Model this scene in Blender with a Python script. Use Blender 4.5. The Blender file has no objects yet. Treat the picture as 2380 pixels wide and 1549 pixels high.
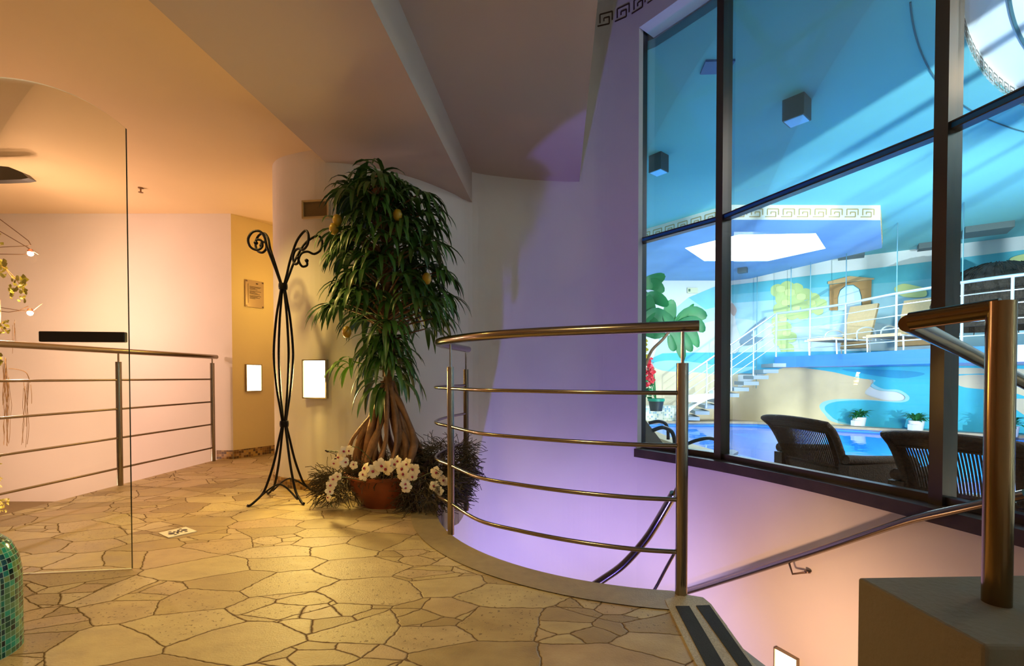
import bpy, math, random
from math import pi, sin, cos, radians, sqrt
from mathutils import Vector, Matrix
random.seed(7)
SC = bpy.context.scene
COL = SC.collection

# ------------------------------------------------------------------ camera
FPX, CX, HOR, W, H = 1100.0, 1190.0, 876.0, 2380.0, 1549.0
T = radians(1.0)
PPY = HOR + FPX * math.tan(T)
EYE = Vector((0, 0, .81))
cam = bpy.data.cameras.new('camera')
camo = bpy.data.objects.new('camera', cam)
COL.objects.link(camo)
camo.location = EYE
camo.rotation_euler = (pi / 2 - T, 0, 0)
cam.sensor_width = 36
cam.sensor_fit = 'HORIZONTAL'
cam.lens = FPX / W * 36
cam.shift_y = (PPY - H / 2) / W
cam.clip_start = .05
SC.camera = camo


def ray(px, py):
    a, b = (px - CX) / FPX, (PPY - py) / FPX
    return Vector((a, cos(T) + b * sin(T), -sin(T) + b * cos(T)))


def at_y(px, py, y):
    d = ray(px, py)
    return EYE + d * (y / d.y)


def at_z(px, py, z=0.0):
    d = ray(px, py)
    return EYE + d * ((z - EYE.z) / d.z)


def on_line(px, py, A, B):
    """where the view ray meets the vertical plane over the plan line A-B"""
    d = ray(px, py)
    ax, ay, bx, by = A[0], A[1], B[0] - A[0], B[1] - A[1]
    den = d.x * by - d.y * bx
    t = (ax * by - ay * bx) / den
    return EYE + d * t


# ------------------------------------------------------------------ materials
def lin(c):
    return tuple((x / 255 / 12.92) if x / 255 < .04045 else ((x / 255 + .055) / 1.055) ** 2.4 for x in c)


MATS = {}


def mat(name, rgb=(200, 200, 200), rough=.6, metal=0.0, noise=0.0, nscale=8.0, bump=0.0, bscale=60.0,
        emit=None, estr=0.0, spec=None, trans=0.0, alpha=None, coat=0.0, aniso=None):
    if name in MATS:
        return MATS[name]
    m = bpy.data.materials.new(name)
    m.use_nodes = True
    nt = m.node_tree
    b = nt.nodes['Principled BSDF']
    c = lin(rgb) + (1,)
    b.inputs['Base Color'].default_value = c
    b.inputs['Roughness'].default_value = rough
    b.inputs['Metallic'].default_value = metal
    if spec is not None:
        b.inputs['Specular IOR Level'].default_value = spec
    if trans:
        b.inputs['Transmission Weight'].default_value = trans
    if coat:
        b.inputs['Coat Weight'].default_value = coat
    if emit:
        b.inputs['Emission Color'].default_value = lin(emit) + (1,)
        b.inputs['Emission Strength'].default_value = estr
    if noise or bump:
        tc = nt.nodes.new('ShaderNodeTexCoord')
    if noise:
        n = nt.nodes.new('ShaderNodeTexNoise')
        n.inputs['Scale'].default_value = nscale
        n.inputs['Detail'].default_value = 5
        nt.links.new(tc.outputs['Object'], n.inputs['Vector'])
        r = nt.nodes.new('ShaderNodeValToRGB')
        r.color_ramp.elements[0].position = .3
        r.color_ramp.elements[1].position = .7
        r.color_ramp.elements[0].color = tuple(x * (1 - noise) for x in c[:3]) + (1,)
        r.color_ramp.elements[1].color = tuple(min(1, x * (1 + noise * .6)) for x in c[:3]) + (1,)
        nt.links.new(n.outputs['Fac'], r.inputs['Fac'])
        nt.links.new(r.outputs['Color'], b.inputs['Base Color'])
    if bump:
        n2 = nt.nodes.new('ShaderNodeTexNoise')
        n2.inputs['Scale'].default_value = bscale
        n2.inputs['Detail'].default_value = 6
        nt.links.new(tc.outputs['Object'], n2.inputs['Vector'])
        bp = nt.nodes.new('ShaderNodeBump')
        bp.inputs['Strength'].default_value = bump
        bp.inputs['Distance'].default_value = .01
        nt.links.new(n2.outputs['Fac'], bp.inputs['Height'])
        nt.links.new(bp.outputs['Normal'], b.inputs['Normal'])
    MATS[name] = m
    return m


def glass_mat(name, tint, refl=1.0, rough=0.0):
    m = bpy.data.materials.new(name)
    m.use_nodes = True
    nt = m.node_tree
    nt.nodes.clear()
    out = nt.nodes.new('ShaderNodeOutputMaterial')
    mix = nt.nodes.new('ShaderNodeMixShader')
    tr = nt.nodes.new('ShaderNodeBsdfTransparent')
    gl = nt.nodes.new('ShaderNodeBsdfGlossy')
    fr = nt.nodes.new('ShaderNodeFresnel')
    mu = nt.nodes.new('ShaderNodeMath')
    mu.operation = 'MULTIPLY'
    mu.inputs[1].default_value = refl
    fr.inputs['IOR'].default_value = 1.45
    tr.inputs['Color'].default_value = lin(tint) + (1,)
    gl.inputs['Roughness'].default_value = rough
    nt.links.new(fr.outputs[0], mu.inputs[0])
    nt.links.new(mu.outputs[0], mix.inputs[0])
    nt.links.new(tr.outputs[0], mix.inputs[1])
    nt.links.new(gl.outputs[0], mix.inputs[2])
    nt.links.new(mix.outputs[0], out.inputs[0])
    MATS[name] = m
    return m


def nodes_mat(name):
    m = bpy.data.materials.new(name)
    m.use_nodes = True
    MATS[name] = m
    return m, m.node_tree, m.node_tree.nodes['Principled BSDF']


def mth(nt, op, a, b=None, c=None, clamp=False):
    n = nt.nodes.new('ShaderNodeMath')
    n.operation = op
    n.use_clamp = clamp
    for i, v in enumerate((a, b, c)):
        if v is None:
            continue
        if isinstance(v, (int, float)):
            n.inputs[i].default_value = v
        else:
            nt.links.new(v, n.inputs[i])
    return n.outputs[0]


def ramp(nt, fac, stops, interp='LINEAR'):
    r = nt.nodes.new('ShaderNodeValToRGB')
    r.color_ramp.interpolation = interp
    e = r.color_ramp.elements
    while len(e) < len(stops):
        e.new(.5)
    for i, (p, c) in enumerate(stops):
        e[i].position = p
        e[i].color = (c if isinstance(c, tuple) and len(c) == 4 else lin(c) + (1,))
    nt.links.new(fac, r.inputs['Fac'])
    return r.outputs['Color']


def mixc(nt, fac, a, b, blend='MIX'):
    n = nt.nodes.new('ShaderNodeMix')
    n.data_type = 'RGBA'
    n.blend_type = blend
    if isinstance(fac, (int, float)):
        n.inputs[0].default_value = fac
    else:
        nt.links.new(fac, n.inputs[0])
    for k, v in ((6, a), (7, b)):
        if isinstance(v, tuple):
            n.inputs[k].default_value = v if len(v) == 4 else lin(v) + (1,)
        else:
            nt.links.new(v, n.inputs[k])
    return n.outputs[2]


def stone_mat():
    m, nt, b = nodes_mat('crazy_paving')
    tc = nt.nodes.new('ShaderNodeTexCoord')
    mp = nt.nodes.new('ShaderNodeMapping')
    mp.inputs['Rotation'].default_value = (0, 0, radians(28))
    mp.inputs['Scale'].default_value = (.92, 1.5, 1)
    nt.links.new(tc.outputs['Object'], mp.inputs['Vector'])
    nz = nt.nodes.new('ShaderNodeTexNoise')
    nz.inputs['Scale'].default_value = 2.2
    nz.inputs['Detail'].default_value = 2
    nt.links.new(mp.outputs[0], nz.inputs['Vector'])
    vm = nt.nodes.new('ShaderNodeVectorMath')
    vm.operation = 'MULTIPLY_ADD'
    vm.inputs[1].default_value = (.10, .10, 0)
    nt.links.new(nz.outputs['Color'], vm.inputs[0])
    nt.links.new(mp.outputs[0], vm.inputs[2])
    # fine wobble of the broken edges
    nf = nt.nodes.new('ShaderNodeTexNoise')
    nf.inputs['Scale'].default_value = 22
    nf.inputs['Detail'].default_value = 3
    nt.links.new(mp.outputs[0], nf.inputs['Vector'])
    vm2 = nt.nodes.new('ShaderNodeVectorMath')
    vm2.operation = 'MULTIPLY_ADD'
    vm2.inputs[1].default_value = (.02, .02, 0)
    nt.links.new(nf.outputs['Color'], vm2.inputs[0])
    nt.links.new(vm.outputs[0], vm2.inputs[2])
    co = vm2.outputs[0]

    def vor(feat, scale):
        v = nt.nodes.new('ShaderNodeTexVoronoi')
        v.voronoi_dimensions = '2D'
        v.feature = feat
        v.inputs['Scale'].default_value = scale
        nt.links.new(co, v.inputs['Vector'])
        return v
    S1, S2 = 4.0, 7.2
    e1, c1 = vor('DISTANCE_TO_EDGE', S1), vor('F1', S1)
    e2, c2 = vor('DISTANCE_TO_EDGE', S2), vor('F1', S2)
    sep = nt.nodes.new('ShaderNodeSeparateColor')
    nt.links.new(c1.outputs['Color'], sep.inputs[0])
    sub = mth(nt, 'GREATER_THAN', sep.outputs[0], .7)          # some stones are broken again
    d1 = mth(nt, 'DIVIDE', e1.outputs[0], S1)
    d2 = mth(nt, 'DIVIDE', e2.outputs[0], S2)
    d2 = mth(nt, 'ADD', d2, mth(nt, 'MULTIPLY', mth(nt, 'SUBTRACT', 1.0, sub), 1.0))
    d = mth(nt, 'MINIMUM', d1, d2)
    # colour per stone
    rnd = mth(nt, 'FRACT', mth(nt, 'ADD', sep.outputs[1], mth(nt, 'MULTIPLY', sub, mth(nt, 'MULTIPLY', 1.0, 1.0))))
    s2 = nt.nodes.new('ShaderNodeSeparateColor')
    nt.links.new(c2.outputs['Color'], s2.inputs[0])
    val = mth(nt, 'ADD', mth(nt, 'MULTIPLY', sep.outputs[1], mth(nt, 'SUBTRACT', 1.0, sub)), mth(nt, 'MULTIPLY', s2.outputs[1], sub))
    base = ramp(nt, val, [(0, (158, 134, 92)), (.3, (182, 160, 112)), (.55, (196, 178, 132)), (.8, (184, 158, 122)), (1, (204, 186, 150))])
    # veins / bedding
    vn = nt.nodes.new('ShaderNodeTexNoise')
    vn.inputs['Scale'].default_value = 9
    vn.inputs['Detail'].default_value = 8
    vn.inputs['Roughness'].default_value = .65
    nt.links.new(co, vn.inputs['Vector'])
    vein = ramp(nt, vn.outputs['Fac'], [(.25, (150, 130, 100)), (.5, (215, 205, 190)), (.8, (255, 255, 250))])
    base = mixc(nt, .55, base, vein, 'MULTIPLY')
    # travertine pits in some stones
    pn = nt.nodes.new('ShaderNodeTexNoise')
    pn.inputs['Scale'].default_value = 75
    pn.inputs['Detail'].default_value = 3
    nt.links.new(tc.outputs['Object'], pn.inputs['Vector'])
    pits = mth(nt, 'LESS_THAN', pn.outputs['Fac'], .36)
    pits = mth(nt, 'MULTIPLY', pits, mth(nt, 'GREATER_THAN', sep.outputs[2], .4))
    base = mixc(nt, mth(nt, 'MULTIPLY', pits, .75), base, (92, 70, 44))
    grout = mth(nt, 'SUBTRACT', 1.0, mth(nt, 'MULTIPLY', mth(nt, 'SUBTRACT', d, .0012), 420.0, clamp=True), clamp=True)
    gw = mth(nt, 'LESS_THAN', d, .006)
    col = mixc(nt, mth(nt, 'MULTIPLY', gw, .5), base, (150, 126, 88))
    col = mixc(nt, grout, col, (96, 72, 42))
    nt.links.new(col, b.inputs['Base Color'])
    rr = nt.nodes.new('ShaderNodeMapRange')
    rr.inputs[3].default_value = .3
    rr.inputs[4].default_value = .7
    nt.links.new(vn.outputs['Fac'], rr.inputs[0])
    nt.links.new(mth(nt, 'ADD', rr.outputs[0], mth(nt, 'MULTIPLY', grout, .5), clamp=True), b.inputs['Roughness'])
    hgt = mth(nt, 'ADD', mth(nt, 'MULTIPLY', d, 190.0, clamp=True), mth(nt, 'MULTIPLY', vn.outputs['Fac'], .5))
    hgt = mth(nt, 'ADD', hgt, mth(nt, 'MULTIPLY', val, .25))
    hgt = mth(nt, 'SUBTRACT', hgt, mth(nt, 'MULTIPLY', pits, .35))
    gn = nt.nodes.new('ShaderNodeTexNoise')
    gn.inputs['Scale'].default_value = 160
    gn.inputs['Detail'].default_value = 4
    nt.links.new(tc.outputs['Object'], gn.inputs['Vector'])
    hgt = mth(nt, 'ADD', hgt, mth(nt, 'MULTIPLY', gn.outputs['Fac'], .55))
    bp = nt.nodes.new('ShaderNodeBump')
    bp.inputs['Strength'].default_value = .5
    bp.inputs['Distance'].default_value = .005
    nt.links.new(hgt, bp.inputs['Height'])
    nt.links.new(bp.outputs['Normal'], b.inputs['Normal'])
    return m


def mosaic_mat(name, cols, size, grout=(150, 150, 130), rough=.2, axes='XZ', gw=.08):
    """square mosaic from a UV-less grid; cell size in metres along the mesh's own UV map"""
    m, nt, b = nodes_mat(name)
    uv = nt.nodes.new('ShaderNodeUVMap')
    uv.uv_map = 'UVMap'
    sp = nt.nodes.new('ShaderNodeSeparateXYZ')
    nt.links.new(uv.outputs[0], sp.inputs[0])
    u = mth(nt, 'DIVIDE', sp.outputs[0], size)
    v = mth(nt, 'DIVIDE', sp.outputs[1], size)
    fu, fv = mth(nt, 'FRACT', u), mth(nt, 'FRACT', v)
    g = mth(nt, 'MAXIMUM', mth(nt, 'LESS_THAN', fu, gw), mth(nt, 'LESS_THAN', fv, gw))
    cb = nt.nodes.new('ShaderNodeCombineXYZ')
    nt.links.new(mth(nt, 'FLOOR', u), cb.inputs[0])
    nt.links.new(mth(nt, 'FLOOR', v), cb.inputs[1])
    wn = nt.nodes.new('ShaderNodeTexWhiteNoise')
    wn.noise_dimensions = '2D'
    nt.links.new(cb.outputs[0], wn.inputs['Vector'])
    n = len(cols)
    c = ramp(nt, wn.outputs['Value'], [(i / n, cc) for i, cc in enumerate(cols)], 'CONSTANT')
    nt.links.new(mixc(nt, g, c, grout), b.inputs['Base Color'])
    nt.links.new(mth(nt, 'ADD', mth(nt, 'MULTIPLY', g, .6), rough, clamp=True), b.inputs['Roughness'])
    return m


# ------------------------------------------------------------------ mesh helpers
class MB:
    def __init__(s):
        s.v, s.f, s.mi, s.uv = [], [], [], {}
        s.cur = 0

    def add(s, vs, fs, uvs=None):
        o = len(s.v)
        s.v += [Vector(p) for p in vs]
        for k, f in enumerate(fs):
            if uvs:
                s.uv[len(s.f)] = uvs[k]
            s.f.append([o + i for i in f])
            s.mi.append(s.cur)
        return s

    def box(s, c, size, rz=0, M=None):
        x, y, z = [a / 2 for a in size]
        pts = [Vector(p) for p in ((-x, -y, -z), (x, -y, -z), (x, y, -z), (-x, y, -z), (-x, -y, z), (x, -y, z), (x, y, z), (-x, y, z))]
        R = M if M else Matrix.Rotation(rz, 3, 'Z')
        return s.add([R @ p + Vector(c) for p in pts], [(0, 3, 2, 1), (4, 5, 6, 7), (0, 1, 5, 4), (1, 2, 6, 5), (2, 3, 7, 6), (3, 0, 4, 7)])

    def tube(s, pts, r, seg=8, closed=False, cap=True, up=None):
        pts = [Vector(p) for p in pts]
        n = len(pts)
        rs = r if isinstance(r, (list, tuple)) else [r] * n
        o = len(s.v)
        prev = None
        rings = []
        for i, p in enumerate(pts):
            a = pts[(i - 1) % n] if (i > 0 or closed) else p
            b = pts[(i + 1) % n] if (i < n - 1 or closed) else p
            t = (b - a).normalized()
            if prev is None:
                ref = Vector((0, 0, 1)) if abs(t.z) < .9 else Vector((1, 0, 0))
                u = t.cross(ref).normalized()
            else:
                u = (prev - t * prev.dot(t))
                u = u.normalized() if u.length > 1e-6 else t.orthogonal().normalized()
            prev = u
            w = t.cross(u)
            rings.append([p + (u * cos(2 * pi * k / seg) + w * sin(2 * pi * k / seg)) * rs[i] for k in range(seg)])
        vs = [q for rg in rings for q in rg]
        fs = []
        for i in range(n if closed else n - 1):
            j = (i + 1) % n
            for k in range(seg):
                fs.append((i * seg + k, i * seg + (k + 1) % seg, j * seg + (k + 1) % seg, j * seg + k))
        if cap and not closed:
            fs.append(tuple(range(seg - 1, -1, -1)))
            fs.append(tuple((n - 1) * seg + k for k in range(seg)))
        return s.add(vs, fs)

    def lathe(s, prof, c=(0, 0, 0), seg=32, a0=0, a1=2 * pi, uvs=False, uscale=1.0):
        full = abs(a1 - a0 - 2 * pi) < 1e-6
        n = seg if full else seg + 1
        vs = []
        for (r, z) in prof:
            for k in range(n):
                a = a0 + (a1 - a0) * k / seg
                vs.append((c[0] + r * cos(a), c[1] + r * sin(a), c[2] + z))
        fs, us = [], []
        L = 0
        for i in range(len(prof) - 1):
            dl = sqrt((prof[i + 1][0] - prof[i][0]) ** 2 + (prof[i + 1][1] - prof[i][1]) ** 2)
            for k in range(seg):
                k2 = (k + 1) % n if full else k + 1
                fs.append((i * n + k, i * n + k2, (i + 1) * n + k2, (i + 1) * n + k))
                u0, u1 = uscale * (a1 - a0) * k / seg, uscale * (a1 - a0) * (k + 1) / seg
                us.append([(u0, L), (u1, L), (u1, L + dl), (u0, L + dl)])
            L += dl
        return s.add(vs, fs, us if uvs else None)

    def prism(s, poly, z0, z1):
        n = len(poly)
        area = sum(poly[i][0] * poly[(i + 1) % n][1] - poly[(i + 1) % n][0] * poly[i][1] for i in range(n))
        if area < 0:
            poly = poly[::-1]
        vs = [(p[0], p[1], z0) for p in poly] + [(p[0], p[1], z1) for p in poly]
        fs = [tuple(range(n - 1, -1, -1)), tuple(range(n, 2 * n))]
        for i in range(n):
            j = (i + 1) % n
            fs.append((i, j, n + j, n + i))
        return s.add(vs, fs)

    def wallstrip(s, pl, z0, z1, th=.1, uv=False):
        """thick wall following a plan polyline; thickness goes to the left-hand normal side"""
        nrm = offs(pl, th)
        L = 0
        for i in range(len(pl) - 1):
            a, b, c, d = pl[i], pl[i + 1], nrm[i + 1], nrm[i]
            dl = sqrt((b[0] - a[0]) ** 2 + (b[1] - a[1]) ** 2)
            vs = [(a[0], a[1], z0), (b[0], b[1], z0), (b[0], b[1], z1), (a[0], a[1], z1),
                  (d[0], d[1], z0), (c[0], c[1], z0), (c[0], c[1], z1), (d[0], d[1], z1)]
            fs = [(0, 1, 2, 3), (5, 4, 7, 6), (3, 2, 6, 7), (1, 0, 4, 5)]
            us = [[(L, z0), (L + dl, z0), (L + dl, z1), (L, z1)]] * 2 + [[(L, 0), (L + dl, 0), (L + dl, th), (L, th)]] * 2
            if i == 0:
                fs.append((0, 3, 7, 4)); us.append([(0, z0), (0, z1), (th, z1), (th, z0)])
            if i == len(pl) - 2:
                fs.append((1, 5, 6, 2)); us.append([(0, z0), (th, z0), (th, z1), (0, z1)])
            s.add(vs, fs, us if uv else None)
            L += dl
        return s

    def build(s, name, mats, parent=None, smooth=None, loc=None):
        me = bpy.data.meshes.new(name)
        off = Vector(loc) if loc is not None else Vector((0, 0, 0))
        me.from_pydata([tuple(p - off) for p in s.v], [], s.f)
        if not isinstance(mats, (list, tuple)):
            mats = [mats]
        for m in mats:
            me.materials.append(m)
        me.polygons.foreach_set('material_index', s.mi)
        if s.uv:
            ul = me.uv_layers.new(name='UVMap')
            for pi_, p in enumerate(me.polygons):
                if pi_ in s.uv:
                    for k, li in enumerate(p.loop_indices):
                        ul.data[li].uv = s.uv[pi_][k]
        me.update()
        if smooth is not None:
            me.polygons.foreach_set('use_smooth', [True] * len(me.polygons))
            try:
                me.set_sharp_from_angle(angle=radians(smooth))
            except Exception:
                pass
        o = bpy.data.objects.new(name, me)
        COL.objects.link(o)
        o.location = off
        if parent is not None:
            o.parent = parent
            # keep world coordinates of the geometry when the thing's Empty has moved
            o.location = off - parent.location if parent.rotation_euler.z == 0 else off
        return o


def offs(pl, d):
    out = []
    n = len(pl)
    for i in range(n):
        a = pl[max(i - 1, 0)]
        b = pl[min(i + 1, n - 1)]
        tx, ty = b[0] - a[0], b[1] - a[1]
        L = sqrt(tx * tx + ty * ty)
        out.append((pl[i][0] - ty / L * d, pl[i][1] + tx / L * d))
    return out


def catmull(P, n=6):
    P = [Vector(p) for p in P]
    out = []
    for i in range(len(P) - 1):
        p0, p1, p2, p3 = P[max(i - 1, 0)], P[i], P[i + 1], P[min(i + 2, len(P) - 1)]
        for k in range(n):
            t = k / n
            out.append(.5 * ((2 * p1) + (p2 - p0) * t + (2 * p0 - 5 * p1 + 4 * p2 - p3) * t * t + (3 * p1 - p0 - 3 * p2 + p3) * t ** 3))
    out.append(P[-1])
    return out


def cat2(P, n=6):
    return [(v.x, v.y) for v in catmull([(p[0], p[1], 0) for p in P], n)]


def tag(o, label, cat, group=None, kind=None):
    if kind:
        o['kind'] = kind
    if label:
        o['label'] = label
    if cat:
        o['category'] = cat
    if group:
        o['group'] = group
    return o


def thing(name, label, cat, loc=(0, 0, 0), rz=0, group=None):
    o = bpy.data.objects.new(name, None)
    COL.objects.link(o)
    o.location = loc
    o.rotation_euler = (0, 0, rz)
    return tag(o, label, cat, group)


def struct(o, label=None):
    o['kind'] = 'structure'
    if label:
        o['label'] = label
    return o


def copy_tree(o, parent=None, loc=None, rz=None, label=None):
    c = o.copy()
    COL.objects.link(c)
    if parent is not None:
        c.parent = parent
    if loc is not None:
        c.location = loc
    if rz is not None:
        c.rotation_euler = (0, 0, rz)
    if label:
        c['label'] = label
    for ch in [x for x in bpy.data.objects if x.parent == o and x is not c]:
        copy_tree(ch, c)
    return c


# ------------------------------------------------------------------ material library
plaster = mat('cream_plaster', (232, 224, 212), .85, noise=.03, nscale=2.0, bump=.08, bscale=35)
plaster_y = mat('ochre_plaster', (228, 208, 150), .85, noise=.03, nscale=2.0, bump=.08, bscale=35)
plaster_c = mat('ceiling_plaster', (194, 176, 156), .9, noise=.04, nscale=1.2, bump=.05, bscale=20)
plaster_d = mat('pedestal_plaster', (124, 110, 84), .85, noise=.08, nscale=6, bump=.2, bscale=70)
stone = stone_mat()
edge_stone = mat('edge_stone', (152, 132, 94), .45, noise=.12, nscale=25, bump=.15, bscale=180)
terrazzo = mat('terrazzo', (176, 160, 128), .55, noise=.3, nscale=220, bump=.2, bscale=300)
grit = mat('black_grit', (42, 42, 40), .8, noise=.35, nscale=300, bump=.4, bscale=400)
steel = mat('brushed_steel', (160, 148, 132), .2, 1.0)
steel_d = mat('steel_dark', (120, 102, 88), .28, 1.0)
frame_m = mat('window_frame_metal', (104, 92, 84), .28, .85)
sill_m = mat('sill_wood', (66, 50, 40), .45, noise=.35, nscale=9, bump=.1, bscale=40)
iron = mat('wrought_iron', (22, 17, 18), .4, .6, bump=.2, bscale=120)
glass_w = glass_mat('window_glass', (242, 253, 255), .4)
glass_d = glass_mat('door_glass', (253, 255, 249), .6)
glass_edge_shaded = mat('glass_edge_shaded', (20, 30, 24), .12, 0, spec=.6)  # upright edges: lack of light put into the colour
glass_lit = mat('glass_edge_lit', (235, 245, 225), .2, 0, emit=None)  # arch and bottom edges: bright reflection put into the colour
lampglow = mat('lamp_diffuser', (255, 250, 235), .5, emit=(255, 240, 190), estr=10)
lampframe = mat('lamp_frame', (150, 132, 100), .5, .2)
black_p = mat('black_plastic', (34, 31, 28), .45)
white_p = mat('white_paint', (238, 238, 232), .5)
basetile = mosaic_mat('base_mosaic', [(150, 110, 50), (190, 150, 70), (120, 84, 36), (176, 140, 84), (90, 64, 30)], .024, (170, 150, 110), .4)
wood_d = mat('door_wood', (84, 46, 22), .45, noise=.2, nscale=14)
leafm = mat('tree_leaf', (66, 104, 38), .38, noise=.45, nscale=5)
barkm = mat('root_bark', (132, 92, 58), .7, noise=.35, nscale=18, bump=.5, bscale=60)
twigm = mat('dry_twig', (78, 66, 46), .85, noise=.3, nscale=30)
terra = mat('terracotta', (140, 68, 32), .5, noise=.3, nscale=7, bump=.15, bscale=30)

# ------------------------------------------------------------------ plan of the lobby
TH = radians(5.71)
U = Vector((sin(TH), cos(TH)))
V = Vector((cos(TH), -sin(TH)))


def room(a, t):
    """a: offset to the LEFT of the camera axis of the beams, t: along the beams"""
    p = U * t - V * a
    return (p.x, p.y)


ZC, ZS, ZU, ZT, ZB = 2.40, 2.31, 2.57, 4.75, -4.3
bulge = cat2([(-1.72, 6.6), (-1.80, 4.7), (-1.87, 4.1), (-1.855, 3.72), (-1.73, 3.5), (-1.5, 3.38), (-1.27, 3.34), (-1.0, 3.42),
              (-.72, 3.62), (-.5, 3.88), (-.34, 4.10), (0, 4.22), (.3, 4.28), (.6, 4.3), (.82, 4.27), (.98, 4.18), (1.085, 4.09)], 6)
J0, J1, J2, J3 = (1.14, 4.18), (1.59, 3.58), (2.10, 2.30), (2.37, .90)
J4 = (2.45, -.6)
SILL, TRANS, HEAD = .19, 2.0, 3.79
LG = [J0, J1, J2, J3, J4]
Win = cat2([(1.085, 4.09), (1.50, 3.53), (1.80, 2.93), (2.01, 2.27), (2.17, 1.6), (2.27, .88), (2.35, -.6), (2.35, -1.6)], 6)
winout = offs(Win, .26)

# main floor: outline with the round stair opening
cen, RAD = (.775, 2.99), 1.235
edge = [(-.36, 4.2), (-.36, 3.45), (-.375, 3.3)]
for k in range(0, 27):
    a = radians(173 + (262 - 173) * k / 26)
    edge.append((cen[0] + RAD * cos(a), cen[1] + RAD * sin(a)))
e1 = at_z(1590, 1384); e2 = at_z(1632, 1392); e3 = at_z(1652, 1408); e4 = at_z(1752, 1549)
edge += [(e1.x, e1.y), (e2.x, e2.y), (e3.x, e3.y), (e4.x, e4.y), (.735, 1.02), (.735, .70), (.735, -1.6)]
left_edge = lambda y: (-3.13 + .055 * y)
floor_poly = edge + [(-3.2, -1.6), (left_edge(0), 0), (left_edge(4.66), 4.66), (-2.74, 4.66), (-2.5, 5.1), (-2.5, 6.6), (-1.5, 6.6), (-1.5, 4.2)]
struct(MB().prism(floor_poly, -.22, 0).build('floor', [stone]), 'crazy paving floor of irregular beige stone slabs')
# smooth border along the opening
inner = offs(edge[2:32], -.001)
bo = edge[3:33]
bi = offs(bo, .0)
inn = []
for p in bo:
    dx, dy = p[0] - cen[0], p[1] - cen[1]
    L = sqrt(dx * dx + dy * dy)
    inn.append((p[0] + dx / L * .15, p[1] + dy / L * .15))
m = MB()
for i in range(len(bo) - 1):
    m.add([(bo[i][0], bo[i][1], .004), (inn[i][0], inn[i][1], .004), (inn[i + 1][0], inn[i + 1][1], .004), (bo[i + 1][0], bo[i + 1][1], .004)], [(0, 1, 2, 3)])
    m.add([(bo[i][0], bo[i][1], .004), (bo[i + 1][0], bo[i + 1][1], .004), (bo[i + 1][0], bo[i + 1][1], -.2), (bo[i][0], bo[i][1], -.2)], [(0, 1, 2, 3)])
struct(m.build('trim_1', [edge_stone], smooth=40))
# terrazzo nosing of the top stair
tz = [at_z(*p) for p in ((1545, 1398), (1592, 1386), (1634, 1393), (1653, 1409), (1753, 1549))]
tzl = [(p.x, p.y) for p in tz] + [(.73, .9), (.60, .9)]
q = at_z(1618, 1549)
tzl += [(q.x, q.y)]
struct(MB().prism(tzl, .0, .006).build('trim_2', [terrazzo]))
for lab, P in (('wider black anti-slip strip on the inner side of the top stair nosing', ((1570, 1411), (1602, 1411), (1684, 1549), (1641, 1549))),
               ('black anti-slip strip right at the outer edge of the top stair', ((1618, 1410), (1649, 1409), (1747, 1549), (1716, 1549)))):
    pts = [at_z(*p, .006) for p in P]
    d0, d1 = pts[3] - pts[0], pts[2] - pts[1]
    poly = [pts[0], pts[1], pts[1] + d1 * 2.2, pts[0] + d0 * 2.2]
    tag(MB().prism([(p.x, p.y) for p in poly], .006, .009).build('anti_slip_strip', [grit]), lab, 'anti-slip strip', 'anti-slip strips on the top stair')

# round stairwell wall below the opening edge (white plaster under the slab)
under = [(-.36, 4.2), (-.36, 3.45)] + edge[2:32]
und = [(p[0] - .03 if i < 3 else p[0], p[1]) for i, p in enumerate(under)]
# stair lower floor, shaft enclosure
struct(MB().prism([(-3.1, -1.7), (3.4, -1.7), (3.4, 6.7), (-3.1, 6.7)], ZB - .1, ZB).build('floor_lower', [stone]))
struct(MB().box((-3.15, 2.4, (ZB - .25) / 2), (.04, 8.2, -ZB - .25)).build('wall_below', [plaster]))

# curved walls
bl = [p for p in bulge]
struct(MB().wallstrip(bl, ZB, ZT, .14).build('wall_back', [plaster], smooth=30), 'curved plaster wall behind the potted tree')
struct(MB().wallstrip(Win, ZB, SILL - .05, .2).build('wall_right', [plaster], smooth=30), 'curved plaster wall under the pool windows')
struct(MB().wallstrip(Win, HEAD, ZT, .2).build('wall_right_upper', [plaster], smooth=30))
# jamb of the opening
jd = offs(bulge, .14)[-1]
# mosaic base along the bulge
bi0 = [i for i, p in enumerate(bulge) if p[1] < 4.5][0]
bi1 = [i for i, p in enumerate(bulge) if p[0] > -.42][0]
bb = offs(bulge[bi0:bi1], -.012)
struct(MB().wallstrip(bb, 0, .072, .013, uv=True).build('baseboard_back', [basetile]))

# ceiling pieces
def rpoly(a0, a1, t0, t1):
    return [room(a0, t0), room(a1, t0), room(a1, t1), room(a0, t1)]


struct(MB().prism([(-6.6, -1.8), room(1.63, -1.8), room(1.63, 7.2), (-6.6, 7.2)], ZC, ZC + .1).build('ceiling', [mat('ceiling_yellow', (226, 200, 156), .9, noise=.04, nscale=1.2, bump=.05, bscale=20)]))
m = MB().prism(rpoly(1.63, .75, -1.8, 4.3), ZS, ZS + .5)
struct(m.build('ceiling_beam', [plaster_c]))
m = MB().prism(rpoly(.75, -.176, -1.8, 4.45), ZU, ZT)
struct(m.build('ceiling_slab', [plaster_c]))
struct(MB().prism([room(-.1, -1.8), (3.2, -1.8), (3.2, 4.9), room(-.1, 4.9)], ZT, ZT + .1).build('ceiling_void', [plaster_c]))
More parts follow.
